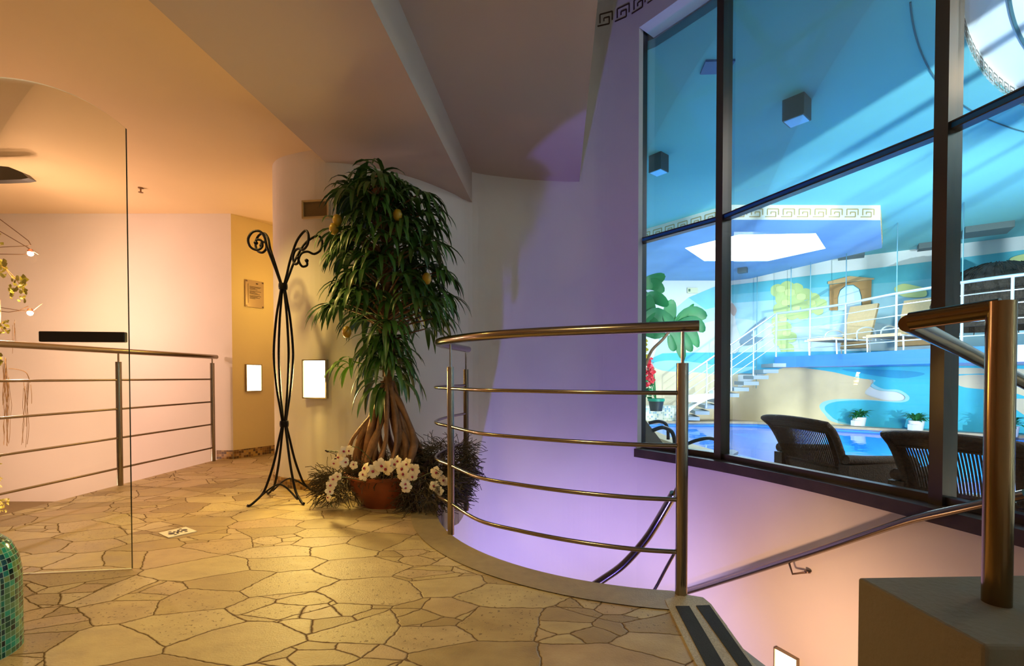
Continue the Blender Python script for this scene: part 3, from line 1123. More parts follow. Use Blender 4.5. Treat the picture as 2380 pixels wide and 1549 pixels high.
ms = MB()
twigs(ms, 1000, px0, py0 + .03, .22, .18, .26, 5, .12)
twigs(ms, 900, px0 + .30, py0 - .06, .16, .03, .22, 6, .16)
twigs(ms, 700, px0 + .38, py0 + .12, .13, .12, .36, 16, .14)
twigs(ms, 520, px0 - .26, py0 - .02, .12, .06, .2, 7, .14)
mo_ = ms.build('dry_moss', [twigm], tree)
mo_['kind'] = 'stuff'
petal = mat('orchid_petal', (240, 226, 196), .5)
lip = mat('orchid_lip', (150, 30, 60), .5)
green_b = mat('orchid_stem', (70, 80, 40), .6)


def blossom_mesh():
    mb = MB()
    for k in range(5):
        a = 2 * pi * k / 5 + pi / 2
        w = .013 if k % 2 else .011
        L = .028
        d = Vector((cos(a), 0, sin(a)))
        s_ = Vector((-sin(a), 0, cos(a)))
        vs = [Vector((0, 0, 0)), d * L * .35 - s_ * w * .8 + Vector((0, -.004, 0)), d * L * .35 + s_ * w * .8 + Vector((0, -.004, 0)),
              d * L * .75 - s_ * w + Vector((0, -.003, 0)), d * L * .75 + s_ * w + Vector((0, -.003, 0)), d * L + Vector((0, .003, 0))]
        mb.add(vs, [(0, 1, 2), (1, 3, 4, 2), (3, 5, 4)])
    mb.cur = 1
    mb.lathe([(0, -.007), (.0042, -.003), (.005, .002), (0, .006)], (0, -.007, -.004), 8)
    return mb


bproto = None
def spray(pts_px, D, flowers, buds=0, seed=1):
    global bproto
    r = random.Random(seed)
    pts = [at_y(x, y, D) for x, y in pts_px]
    st_o = MB().tube(catmull(pts, 4), .0025, 5).build('orchid_spray', [green_b], tree)
    for (x, y, s_) in flowers:
        p = at_y(x, y, D - .025)
        if bproto is None:
            bproto = blossom_mesh().build('blossom', [petal, lip], smooth=60)
            o = bproto
        else:
            o = bproto.copy()
            COL.objects.link(o)
        o.parent = st_o
        o.location = p
        o.rotation_euler = (r.uniform(-.3, .3), r.uniform(-3, 3), r.uniform(-.7, .7))
        o.scale = (s_, s_, s_)
    return st_o


spray([(880, 1090), (830, 1040), (790, 1050), (760, 1048)], 2.78, [(800, 1050, 1.3), (812, 1047, 1.1), (790, 1064, 1.3), (778, 1078, 1.1), (822, 1082, 1.0), (800, 1075, 1.2)], seed=1)
spray([(880, 1110), (850, 1090), (845, 1078)], 2.72, [(850, 1092, 1.5), (868, 1096, 1.6), (884, 1082, 1.6), (900, 1088, 1.7), (915, 1078, 1.3), (845, 1106, 1.2), (925, 1072, 1.2)], seed=2)
spray([(920, 1110), (945, 1090), (960, 1110), (950, 1150)], 2.70, [(936, 1088, 1.6), (948, 1078, 1.3), (962, 1092, 1.4), (938, 1104, 1.5), (958, 1106, 1.3), (942, 1124, 1.3), (945, 1134, 1.2)], seed=3)
spray([(960, 1120), (1000, 1100), (1030, 1110), (1020, 1150)], 2.76, [(1014, 1100, 1.5), (1031, 1118, 1.3), (1010, 1130, 1.2), (1022, 1142, 1.0)], seed=4)
spray([(850, 1120), (800, 1110), (778, 1120), (768, 1160), (772, 1180)], 2.74, [(776, 1114, 1.1), (770, 1128, 1.2), (766, 1142, 1.0), (764, 1158, .9), (784, 1108, 1.0)], seed=5)
berry = mat('dark_berry', (44, 22, 40), .4)
for (bx, by, n, dx, dy) in ((755, 1042, 10, 26, 36), (1020, 1046, 8, 40, 10), (1070, 1075, 10, 35, 18), (1100, 1100, 10, 34, 14), (1060, 1048, 6, 14, 8)):
    bm_ = MB()
    for k in range(n):
        c = at_y(bx + rnd.uniform(0, dx), by + rnd.uniform(0, dy), 2.86 if bx < 900 else 3.0)
        bm_.lathe([(0, -.006), (.005, -.003), (.006, 0), (.005, .003), (0, .006)], c, 6)
        anchor = Vector((px0 + (.2 if bx > 900 else -.15), py0 - .05, .22))
        bm_.tube([c, (c + anchor) / 2 + Vector((0, 0, .02)), anchor], .0012, 3, cap=False)
    bm_.build('berry_twig', [berry], tree)

# ------------------------------------------------------------------ left side: wire lamps, hanging plants, ceiling device, sprinkler
wire = mat('lamp_wire', (120, 96, 70), .4, .8)
bulbm = mat('halogen_bulb', (255, 255, 255), .3, emit=(255, 240, 214), estr=60)
for idx, (wps, bp_, lab) in enumerate((
    ([[(-30, 488), (0, 510), (40, 540), (66, 560), (72, 570), (64, 572), (0, 575), (-40, 576)], [(-30, 520), (0, 538), (58, 572), (90, 592)], [(-40, 591), (0, 591), (62, 592), (80, 590)]],
     (71, 590), 'small halogen bulb on bent wires, the upper one by the hanging plant'),
    ([[(-30, 712), (0, 715), (45, 722), (60, 715), (66, 712)], [(-30, 720), (20, 726), (52, 722), (70, 725)], [(78, 722), (98, 706)]],
     (70, 728), 'small halogen bulb on bent wires, the lower one by the hanging plant'))):
    D = 3.75
    t = thing('wire_lamp', lab, 'lamp', at_y(*bp_, D), 0, 'halogen bulbs on wires')
    for w_ in wps:
        MB().tube([at_y(x, y, D) for x, y in w_], .0032, 6).build('wire', [wire], t)
    c = at_y(*bp_, D)
    MB().lathe([(0, -.02), (.014, -.014), (.02, 0), (.014, .014), (0, .02)], c, 12).build('bulb', [bulbm], t, smooth=60)
    MB().lathe([(0, .015), (.022, .012), (.012, .035), (0, .036)], c, 12).build('holder', [mat('copper_holder', (150, 90, 60), .4, .7)], t, smooth=60)


def ivy_leaf(mb, c, s_, r):
    n = 7
    M = Matrix.Rotation(r.uniform(-.8, .8), 3, 'X') @ Matrix.Rotation(r.uniform(0, 6.28), 3, 'Y') @ Matrix.Rotation(r.uniform(-.6, .6), 3, 'Z')
    vs = [Vector(c)]
    for k in range(n):
        a = 2 * pi * k / n
        q_ = s_ * (1 if k % 2 == 0 else .68)
        vs.append(Vector(c) + M @ Vector((q_ * cos(a), -.1 * q_, q_ * sin(a))))
    mb.add(vs, [(0, k + 1, (k + 1) % n + 1) for k in range(n)])


ivym = mat('ivy_leaf', (176, 172, 60), .5, noise=.3, nscale=20)
hgt = thing('hanging_plant', 'hanging trailing plant with yellow-green leaves and dry dangling roots', 'plant', at_y(10, 620, 3.6))
r5 = random.Random(11)
iv = MB()
for (bx, by, n, dx, dy, s_) in ((-25, 608, 26, 42, 34, .022), (22, 642, 16, 14, 50, .016), (38, 642, 22, 22, 38, .024), (44, 680, 10, 18, 22, .012), (20, 670, 6, 12, 24, .012),
                                (-30, 545, 14, 36, 26, .018), (-10, 745, 40, 32, 30, .013), (-20, 700, 14, 20, 40, .015), (-20, 825, 12, 22, 20, .02), (-25, 1110, 30, 28, 34, .014), (-20, 1160, 40, 40, 28, .014), (-20, 1060, 14, 22, 22, .012), (-20, 1010, 10, 22, 22, .01)):
    for k in range(n):
        ivy_leaf(iv, at_y(bx + r5.uniform(0, dx), by + r5.uniform(0, dy), 3.6 + r5.uniform(-.05, .05)), s_ * r5.uniform(.7, 1.2), r5)
iv.build('leaves', [ivym], hgt)
rt = MB()
for P in ([(0, 618), (12, 625), (30, 650)], [(10, 622), (34, 645), (48, 665)], [(20, 857), (45, 860), (62, 868), (70, 890)], [(-10, 600), (-5, 700), (-6, 900), (-8, 1180)]):
    rt.tube(catmull([at_y(x, y, 3.6) for x, y in P], 4), .0028, 5)
for k in range(34):
    gx, gy0, gy1 = r5.choice([(8, 830, 1020), (14, 840, 960), (18, 880, 1060), (60, 880, 1020), (66, 885, 970), (58, 900, 1055), (30, 760, 830), (36, 740, 810)])
    x = gx + r5.uniform(-6, 6)
    y = gy0 + r5.uniform(-8, 10)
    pts = []
    while y < gy1 - r5.uniform(0, 30):
        pts.append(at_y(x, y, 3.6 + r5.uniform(-.02, .02)))
        x += r5.uniform(-4, 4) * .8
        y += 22
    if len(pts) > 2:
        rt.tube(catmull(pts, 2), .0016, 4, cap=False)
rt.build('dry_roots', [mat('dry_root', (186, 150, 96), .8)], hgt)
bkm = MB()
bkm.tube([at_y(-12, 698, 3.62), at_y(-10, 735, 3.6), at_y(-8, 790, 3.6)], [.03, .028, .016], 12)
bkm.build('bark_piece', [barkm], hgt)

cd = thing('ceiling_device', 'dark wedge-shaped device fixed to the ceiling at the left', 'ceiling device', at_y(10, 400, 3.5))
m = MB()
pp = [(-90, 380), (-20, 384), (20, 388), (50, 400), (66, 414), (50, 417), (0, 419), (-90, 420)]
ft = [at_y(x, y, 3.42) for x, y in pp]
bk = [p + Vector((0, .06, 0)) for p in ft]
m.add(ft + bk, [tuple(range(7, -1, -1)), tuple(range(8, 16))] + [(i, (i + 1) % 8, 8 + (i + 1) % 8, 8 + i) for i in range(8)])
m.build('housing', [black_p], cd)
MB().box((ft[0].x, 3.46, (ft[0].z + ZC) / 2), (.05, .05, abs(ZC - ft[0].z) + .02)).build('mount', [black_p], cd)
sp_ = at_z(327, 436, ZC + .002)
spk = thing('sprinkler', 'tiny brass sprinkler head under the yellow ceiling', 'sprinkler', sp_)
MB().lathe([(0, -.045), (.018, -.043), (.018, -.04), (.005, -.036), (.005, -.012), (.02, -.008), (.02, 0), (0, 0)], sp_, 12).build('sprinkler_head', [mat('brass', (130, 96, 60), .4, .8)], spk, smooth=30)

exec_pool = True
# ==================================================================== POOL HALL
ZF, ZPC = -.38, 3.71
SB = 1.0
pwall_w = mat('pool_wall_white', (225, 228, 226), .8)
pceil = mat('pool_ceiling', (110, 188, 194), .8, noise=.05, nscale=.8)
pceil2 = mat('pool_ceiling_box', (120, 165, 205), .8, noise=.08, nscale=1.5)
deckm = mat('pool_deck', (178, 160, 138), .6, noise=.1, nscale=6)
copem = mat('pool_coping', (170, 150, 118), .5, noise=.15, nscale=8)
WA, WB, WC = (2.2, 13.1), (6.07, 13.1), (10.57, 9.77)
WD = (13.6, 7.53)
pool_poly = [(3.3, 12.0), (5.8, 11.95), (6.6, 11.5), (9.75, 9.15), (11.8, 7.4), (11.8, 3.6), (7.5, 3.7), (5.2, 4.2), (4.1, 4.9), (3.5, 5.9), (3.1, 7.6), (3.0, 9.8)]
pc = cat2(pool_poly + [pool_poly[0]], 4)[:-1]
# deck with the pool hole: ring of quads from outer to inner handled as a bridged polygon
outer = [(1.0, 4.62), (2.1, 13.2), (6.1, 13.2), (10.65, 9.85), (13.7, 7.6), (13.7, -1.6), (2.55, -1.6)]
osm = offs(Win, .2)[::-1]
outer = [(1.3, 4.30), (2.1, 13.2), (6.1, 13.2), (10.65, 9.85), (13.7, 7.6), (13.7, -1.6)] + [(p[0] + .02, p[1]) for p in osm]
import bmesh
def poly_with_hole(name, out, hole, z, mtl, extra_th=.12):
    bm = bmesh.new()
    def loop(pts):
        vs = [bm.verts.new((p[0], p[1], z)) for p in pts]
        return [bm.edges.new((vs[i], vs[(i + 1) % len(vs)])) for i in range(len(vs))]
    es = loop(out) + loop(hole)
    bmesh.ops.triangle_fill(bm, use_beauty=True, use_dissolve=False, edges=es)
    bmesh.ops.recalc_face_normals(bm, faces=bm.faces)
    for f in bm.faces:
        if f.normal.z < 0:
            f.normal_flip()
    me = bpy.data.meshes.new(name)
    bm.to_mesh(me)
    bm.free()
    me.materials.append(mtl)
    o = bpy.data.objects.new(name, me)
    COL.objects.link(o)
    if z > 3.6:
        sd = o.modifiers.new('solid', 'SOLIDIFY')
        sd.thickness = .08
        sd.offset = 1
    return o


struct(poly_with_hole('floor_pool_deck', outer, pc, ZF, deckm), 'pool deck beyond the glass')
# basin
basin = mat('pool_tile', (40, 150, 240), .4)
shal = mat('pool_tile_pale', (225, 228, 250), .4)
m = MB()
for i in range(len(pc)):
    a, b = pc[i], pc[(i + 1) % len(pc)]
    m.add([(a[0], a[1], ZF), (b[0], b[1], ZF), (b[0], b[1], ZF - 1.3), (a[0], a[1], ZF - 1.3)], [(0, 1, 2, 3)])
m.add([(p[0], p[1], ZF - 1.3) for p in pc], [tuple(range(len(pc)))])
struct(m.build('floor_pool_basin', [basin]))
# shallow rounded bench inside the pool
sh_poly = [(2.98, 11.3), (4.0, 10.9), (4.6, 9.8), (4.9, 8.2), (5.5, 6.9), (7.0, 6.1), (8.2, 5.2), (8.2, 3.4), (3.0, 3.6)]
inside = []
m = MB()
m.prism(cat2(sh_poly[:7], 4) + [(8.2, 3.66), (7.5, 3.7), (5.2, 4.2), (4.1, 4.9), (3.5, 5.9), (3.1, 7.6), (3.0, 9.8)], ZF - 1.3, ZF - .40)
struct(m.build('floor_pool_steps', [shal]))
m = MB()
m.prism(cat2([(3.0, 9.6), (3.6, 9.2), (3.9, 8.0), (4.4, 6.6), (5.4, 5.7), (6.6, 5.1), (7.2, 4.4)], 4) + [(7.3, 3.75), (5.2, 4.2), (4.1, 4.9), (3.5, 5.9), (3.1, 7.6)], ZF - 1.3, ZF - .22)
struct(m.build('floor_pool_step_upper', [shal]))
# water
wm, nt, b = nodes_mat('pool_water')
nt.nodes.clear()
out = nt.nodes.new('ShaderNodeOutputMaterial')
mx = nt.nodes.new('ShaderNodeMixShader')
tr = nt.nodes.new('ShaderNodeBsdfTransparent'); tr.inputs[0].default_value = lin((150, 210, 250)) + (1,)
gl = nt.nodes.new('ShaderNodeBsdfGlossy'); gl.inputs['Roughness'].default_value = .03
fr2 = nt.nodes.new('ShaderNodeFresnel'); fr2.inputs['IOR'].default_value = 1.33
nz = nt.nodes.new('ShaderNodeTexNoise'); nz.inputs['Scale'].default_value = 2.5; nz.inputs['Detail'].default_value = 2
tcw = nt.nodes.new('ShaderNodeTexCoord'); nt.links.new(tcw.outputs['Object'], nz.inputs['Vector'])
bpn = nt.nodes.new('ShaderNodeBump'); bpn.inputs['Strength'].default_value = .12; bpn.inputs['Distance'].default_value = .05
nt.links.new(nz.outputs['Fac'], bpn.inputs['Height'])
nt.links.new(bpn.outputs['Normal'], gl.inputs['Normal']); nt.links.new(bpn.outputs['Normal'], fr2.inputs['Normal'])
df = nt.nodes.new('ShaderNodeBsdfDiffuse'); df.inputs[0].default_value = lin((60, 165, 250)) + (1,)
m2 = nt.nodes.new('ShaderNodeMixShader'); m2.inputs[0].default_value = .5
nt.links.new(tr.outputs[0], m2.inputs[1]); nt.links.new(df.outputs[0], m2.inputs[2])
nt.links.new(mth(nt, 'MULTIPLY', fr2.outputs[0], .55), mx.inputs[0]); nt.links.new(m2.outputs[0], mx.inputs[1]); nt.links.new(gl.outputs[0], mx.inputs[2]); nt.links.new(mx.outputs[0], out.inputs[0])
wt = MB().add([(p[0], p[1], ZF - .05) for p in pc], [tuple(range(len(pc)))]).build('pool_water', [wm])
tag(wt, 'bright blue water of the indoor pool', 'water', kind='structure')
# coping
cp_o = offs(pc + [pc[0]], .0)
cw = []
ctr = Vector((sum(p[0] for p in pc) / len(pc), sum(p[1] for p in pc) / len(pc)))
lp_ = pc + [pc[0], pc[1]]
oo = offs(lp_, .28)
m = MB()
for i in range(len(pc)):
    a, b, c, d = lp_[i], lp_[i + 1], oo[i + 1], oo[i]
    m.prism([(a[0], a[1]), (b[0], b[1]), (c[0], c[1]), (d[0], d[1])], ZF - .04, ZF + .05)
struct(m.build('trim_5', [copem]))

# walls of the hall
struct(MB().wallstrip([(2.2, 13.3), (.9, 4.55)][::-1], ZF, ZPC, .1).build('wall_pool_left', [pwall_w]))
FARW = struct(MB().wallstrip([WA, WB, WC, WD][::-1], ZF, ZPC, -.15).build('wall_pool_far', [pwall_w]), 'far wall of the pool hall')
struct(MB().wallstrip([WD, (13.6, -1.6)], ZF, ZPC, .1).build('wall_pool_right', [pwall_w]))
struct(MB().wallstrip([(2.5, -1.6), (13.6, -1.6)], ZF, ZPC + 1, -.1).build('wall_pool_near', [pwall_w]))
# ceiling with the round recess
RC = (8.2, -.9)
rec_r = 6.61
rec = [(RC[0] + rec_r * cos(radians(140 - k)), RC[1] + rec_r * sin(radians(140 - k))) for k in range(0, 61)] + [(9.35, 1.0), (3.3, 1.0)]
ceil_out = [(1.0, 4.4), (2.1, 13.2), (6.1, 13.2), (10.65, 9.85), (13.7, 7.6), (13.7, -1.6)] + [(p[0] + .02, p[1]) for p in osm]
co_ = poly_with_hole('ceiling_pool', ceil_out, rec, ZPC, pceil)
struct(co_, 'flat pale blue ceiling of the pool hall')
RH = .17
m = MB()
nr = len(rec)
for k in range(nr):
    a, b = rec[k], rec[(k + 1) % nr]
    m.add([(a[0], a[1], ZPC), (b[0], b[1], ZPC), (b[0], b[1], ZPC + RH), (a[0], a[1], ZPC + RH)], [(0, 1, 2, 3)])
m.add([(p[0], p[1], ZPC + RH) for p in rec], [tuple(range(nr))])
struct(m.build('ceiling_recess', [mat('recess_white', (225, 232, 236), .8)]))
key_g = mat('key_grey', (120, 112, 100), .7)
frieze('trim_6', [(RC[0] + (rec_r - .003) * cos(radians(a)), RC[1] + (rec_r - .003) * sin(radians(a))) for a in range(90, 140)], ZPC + .035, .095, .15, key_g)
for nm_, rr, zz in (('trim_7', 6.89, ZPC - .004), ('trim_8', 6.35, ZPC + RH - .004)):
    ring = [(RC[0] + rr * cos(radians(a)), RC[1] + rr * sin(radians(a)), zz) for a in range(85, 139)]
    struct(MB().tube(ring, .007 if rr > 6.5 else .014, 5).build(nm_, [mat('ring_line', (60, 100, 110), .6)]))
# ceiling box with skylight
h_b = 3.46
bq = [at_z(1690, 511, h_b), at_z(2046, 512, h_b)]
bl0 = at_z(1488, 566, h_b)
bx = [(bl0.x - .6, bl0.y + .25), (bq[0].x, bq[0].y), (bq[1].x, bq[1].y)]
rb_ = at_z(2050, 577, h_b)
box_poly = [(2.0, bl0.y + .3)] + [(bl0.x, bl0.y), bx[1], bx[2], (rb_.x, rb_.y), (6.4, 12.9), (6.07, 13.1), (2.15, 13.1)]
hx = [at_z(*p, h_b) for p in ((1592, 577), (1716, 546), (1896, 543), (1919, 578), (1785, 607), (1637, 607))]
hxp = [(p.x, p.y) for p in hx]
struct(poly_with_hole('ceiling_dropped', box_poly, hxp, h_b, pceil2))
m = MB()
bpz = [p for p in box_poly]
for i in range(len(bpz)):
    a, b = bpz[i], bpz[(i + 1) % len(bpz)]
    m.add([(a[0], a[1], h_b), (b[0], b[1], h_b), (b[0], b[1], ZPC), (a[0], a[1], ZPC)], [(0, 1, 2, 3)])
struct(m.build('wall_fascia', [mat('fascia_white', (235, 232, 222), .7)]))
m = MB()
for i in range(6):
    a, b = hxp[i], hxp[(i + 1) % 6]
    m.add([(a[0], a[1], h_b), (b[0], b[1], h_b), (b[0], b[1], h_b + .2), (a[0], a[1], h_b + .2)], [(0, 1, 2, 3)])
sky = thing('window_2', None, None, (hx[0].x, hx[0].y, h_b))
sky['kind'] = 'structure'
m.build('window_frame', [white_p], sky)
MB().add([(p[0], p[1], h_b + .2) for p in hxp], [tuple(range(6))]).build('skylight_pane', [mat('skylight_glow', (255, 255, 255), .5, emit=(250, 252, 255), estr=7)], sky)
frieze('trim_9', offs([(bl0.x, bl0.y), bx[1], bx[2]], -.004), h_b + .05, .13, .27, mat('key_tan', (190, 165, 110), .7))
frieze('trim_10', offs([bx[2], (rb_.x, rb_.y)], -.004), h_b + .05, .13, .27, MATS['key_tan'])


# ---- painted mural on the far wall
def clip(poly, x, keep_less):
    out = []
    n = len(poly)
    for i in range(n):
        a, b = poly[i], poly[(i + 1) % n]
        ia, ib = (a[0] <= x) == keep_less or a[0] == x, (b[0] <= x) == keep_less or b[0] == x
        if ia:
            out.append(a)
        if ia != ib:
            t = (x - a[0]) / (b[0] - a[0])
            out.append((x, a[1] + (b[1] - a[1]) * t))
    return out


def smooth_poly(P, n=4):
    P3 = [(p[0], p[1], 0) for p in P]
    c = catmull([P3[-1]] + P3 + [P3[0], P3[1]], n)
    return [(v.x, v.y) for v in c[n:-n - 1]]


CORN = CX + FPX * WB[0] / WB[1]
mural = MB()
mcols = {}
layer = [0]
mur_mats = []


def paint(poly, rgb, sm=True):
    if rgb not in mcols:
        mcols[rgb] = len(mur_mats)
        mur_mats.append(mat('mural_%d_%d_%d' % rgb, rgb, .85, noise=.08, nscale=2.5))
    layer[0] += 1
    o = .004 + layer[0] * .0012
    if sm:
        poly = smooth_poly(poly)
    for keep, (A_, B_) in ((True, (WA, WB)), (False, (WB, WC))):
        pl = clip(poly, CORN, keep)
        if len(pl) < 3:
            continue
        d = Vector((B_[0] - A_[0], B_[1] - A_[1])).normalized()
        nn = Vector((d.y, -d.x))
        A2, B2 = (A_[0] + nn.x * o, A_[1] + nn.y * o), (B_[0] + nn.x * o, B_[1] + nn.y * o)
        vs = [on_line(x, y, A2, B2) for x, y in pl]
        mural.cur = mcols[rgb]
        mural.add(vs, [tuple(range(len(vs)))])


# sky
paint([(1520, 830), (1540, 760), (1560, 725), (1600, 692), (1660, 667), (1700, 663), (1900, 639), (2100, 616), (2420, 576), (2420, 840), (1520, 840)], (176, 216, 228), False)
paint([(1600, 692), (1660, 667), (1700, 663), (1900, 639), (2100, 616), (2420, 576), (2420, 660), (2200, 690), (1900, 690), (1700, 705), (1640, 720)], (128, 200, 214), False)
paint([(1700, 663), (1900, 639), (2100, 616), (2420, 576), (2420, 620), (2100, 655), (1850, 672), (1700, 685)], (96, 188, 204), False)
paint([(1560, 835), (1600, 770), (1700, 740), (1850, 760), (2000, 750), (2150, 770), (2150, 830), (1560, 835)], (206, 228, 236))
# trees / clouds
G1, G2 = (196, 214, 140), (214, 222, 150)
for bx_, by_, br_ in ((1808, 676, 17), (1830, 668, 16), (1852, 672, 15), (1872, 684, 15), (1892, 694, 14), (1910, 706, 12), (1822, 694, 20), (1850, 700, 20), (1880, 714, 18), (1902, 722, 12),
                      (1815, 720, 18), (1840, 728, 18), (1866, 732, 14), (1808, 748, 15), (1824, 762, 16), (1838, 784, 14), (1816, 790, 18), (1830, 812, 16), (1806, 770, 12)):
    paint([(bx_ + br_ * (1 + .18 * (k % 2)) * cos(k * .785), by_ + br_ * .8 * (1 + .15 * ((k + 1) % 2)) * sin(k * .785)) for k in range(8)], G1)
for bx_, by_, br_ in ((1814, 672, 11), (1836, 680, 12), (1862, 690, 11), (1886, 704, 9), (1826, 704, 10), (1850, 716, 9), (1820, 742, 9), (1828, 776, 9), (1818, 806, 8)):
    paint([(bx_ + br_ * (1 + .2 * (k % 2)) * cos(k * .785), by_ + br_ * .7 * sin(k * .785)) for k in range(8)], G2)
paint([(2078, 672), (2098, 660), (2125, 664), (2150, 672), (2150, 690), (2100, 690)], G2)
paint([(2350, 600), (2385, 590), (2420, 590), (2420, 650), (2385, 640), (2350, 615)], G2)
# sea
paint([(1505, 838), (1540, 822), (1600, 820), (1700, 820), (2000, 816), (2420, 812), (2420, 880), (1700, 868), (1620, 850), (1540, 850)], (84, 176, 208), False)
# sand left
paint([(1480, 852), (1540, 850), (1600, 858), (1660, 864), (1715, 868), (1715, 985), (1480, 985)], (214, 196, 164), False)
paint([(1516, 846), (1560, 838), (1640, 846), (1700, 856), (1760, 852), (1700, 872), (1620, 866), (1540, 862)], (150, 210, 224))
# great dune
paint([(1660, 985), (1680, 930), (1740, 890), (1800, 862), (1850, 852), (1930, 858), (2000, 870), (2025, 892), (2010, 915), (2050, 930), (2100, 940), (2000, 992), (1800, 990)], (226, 204, 162))
# turquoise pools
paint([(1860, 852), (1930, 862), (1990, 872), (2022, 880), (2030, 888), (2024, 898), (2045, 908), (2085, 912), (2104, 924), (2085, 933), (1990, 928), (1930, 930), (1905, 942), (1915, 962), (1950, 985), (2100, 998), (2420, 1016), (2420, 852), (2150, 848)], (158, 216, 222))
paint([(1880, 852), (1940, 866), (2000, 880), (2034, 884), (2030, 893), (2055, 905), (2090, 907), (2114, 924), (2095, 936), (2010, 931), (1945, 934), (1918, 945), (1925, 962), (1965, 984), (2100, 998), (2420, 1016), (2420, 852), (2150, 848)], (70, 190, 214))
paint([(1960, 858), (2100, 862), (2150, 870), (2090, 880), (2000, 868)], (54, 160, 200))
# rocks at the right
paint([(2200, 856), (2420, 860), (2420, 872), (2330, 868), (2200, 870)], (226, 212, 180))
paint([(2218, 876), (2300, 872), (2420, 885), (2420, 930), (2350, 912), (2290, 906), (2232, 898)], (222, 206, 174))
paint([(2340, 930), (2420, 935), (2420, 985), (2380, 965)], (210, 200, 176))
# temple with arch
T1, T2 = (176, 134, 84), (198, 164, 116)
paint([(1924, 655), (1975, 642), (2032, 647), (2032, 650), (1924, 661)], T2, False)
paint([(1928, 662), (2026, 651), (2024, 716), (2004, 718), (2003, 690), (1998, 672), (1984, 662), (1966, 663), (1952, 674), (1947, 692), (1947, 722), (1928, 722)], T1, False)
paint([(1948, 722), (1948, 692), (1953, 676), (1966, 665), (1983, 664), (1996, 673), (2001, 690), (2002, 719)], (190, 222, 232), False)
paint([(1968, 700), (1972, 672), (1982, 672), (1986, 700), (1984, 740), (1970, 742)], (206, 220, 226))
# pale winged horse-like figure and palm trunk sketches
paint([(1690, 705), (1700, 700), (1706, 722), (1712, 760), (1722, 790), (1712, 820), (1694, 815), (1690, 770)], (216, 216, 214))
paint([(1720, 790), (1742, 765), (1782, 736), (1770, 752), (1745, 780), (1775, 786), (1745, 800), (1722, 800)], (128, 150, 166))
paint([(1700, 704), (1712, 720), (1706, 735), (1698, 725)], (186, 160, 152))
muo = mural.build('wall_mural', mur_mats)
muo.name = 'mural'
muo.parent = FARW
muo['label'] = 'painted seaside mural with dunes, pools and a small temple'

# small sign plate on the white wall
p0, p1 = on_line(1596, 670, WA, WB), on_line(1620, 682, WA, WB)
sgn = thing('emergency_sign', 'small pale rectangular sign on the white pool wall beside the mural', 'sign', ((p0 + p1) / 2))
MB().box(((p0.x + p1.x) / 2, 13.06, (p0.z + p1.z) / 2), (p1.x - p0.x, .05, p0.z - p1.z)).build('sign_box', [mat('sign_cream', (222, 220, 180), .5)], sgn)
MB().box((p0.x + .05, 13.03, (p0.z + p1.z) / 2), (.05, .01, .07)).build('sign_pictogram', [mat('sign_green', (90, 120, 90), .5)], sgn)

# ---- ceiling cube lamps and vents
cubem = mat('cube_lamp_body', (70, 82, 84), .5, .3)
cubeg = mat('cube_lamp_glass', (90, 170, 230), .3, emit=(90, 170, 240), estr=.5)


def cube_lamp(px, py_top, px_w, label):
    c = at_z(px, py_top, ZPC)
    D = c.y
    s_ = px_w * D / FPX
    t = thing('cube_lamp', label, 'ceiling lamp', c, 0, 'square lamps on the pool ceiling')
    s_ /= 1.32
    o = MB().box((0, 0, -.11), (s_, s_, .22), radians(40)).build('lamp_body', [cubem]); o.parent = t
    o = MB().box((0, 0, -.223), (s_ * .86, s_ * .86, .008), radians(40)).build('lamp_lens', [cubeg]); o.parent = t
    return t


cube_lamp(1852, 232, 60, 'dark cube lamp on the pool ceiling, the larger one right of the mullion')
cube_lamp(1531, 362, 42, 'dark cube lamp on the pool ceiling in the leftmost pane')
for (x0, y0, x1, y1, lab) in ((1632, 143, 1708, 172, 'square flush vent in the pool ceiling behind the mullion'),):
    a, b, c, d = at_z(1640, 144, ZPC - .02), at_z(1709, 142, ZPC - .02), at_z(1692, 172, ZPC - .02), at_z(1627, 174, ZPC - .02)
    vv = MB().prism([(p.x, p.y) for p in (a, b, c, d)], ZPC - .02, ZPC).build('ceiling_vent', [mat('vent_blue', (60, 100, 150), .5)])
    tag(vv, lab, 'vent', 'pool ceiling vents')
for (x, y, w_, lab) in ((1978, 597, 50, 'dark slim air vent under the pool ceiling above the painted temple'), (2160, 577, 40, 'dark slim air vent under the pool ceiling by the wide mullion'),
                        (2292, 540, 80, 'dark slim air vent under the pool ceiling, the largest at the right'), (1726, 628, 20, 'tiny dark air vent above the far pool wall')):
    c = at_z(x, y, ZPC - .1) if x != 1726 else at_z(x, y, h_b - .05)
    s_ = w_ * c.y / FPX
    zt = ZPC if x != 1726 else h_b
    vv = MB().box((c.x, c.y, zt - .06), (s_, s_ * .8, .12), radians(-35)).build('ceiling_vent', [mat('vent_grey', (78, 96, 100), .5)])
    tag(vv, lab, 'vent', 'pool ceiling vents')

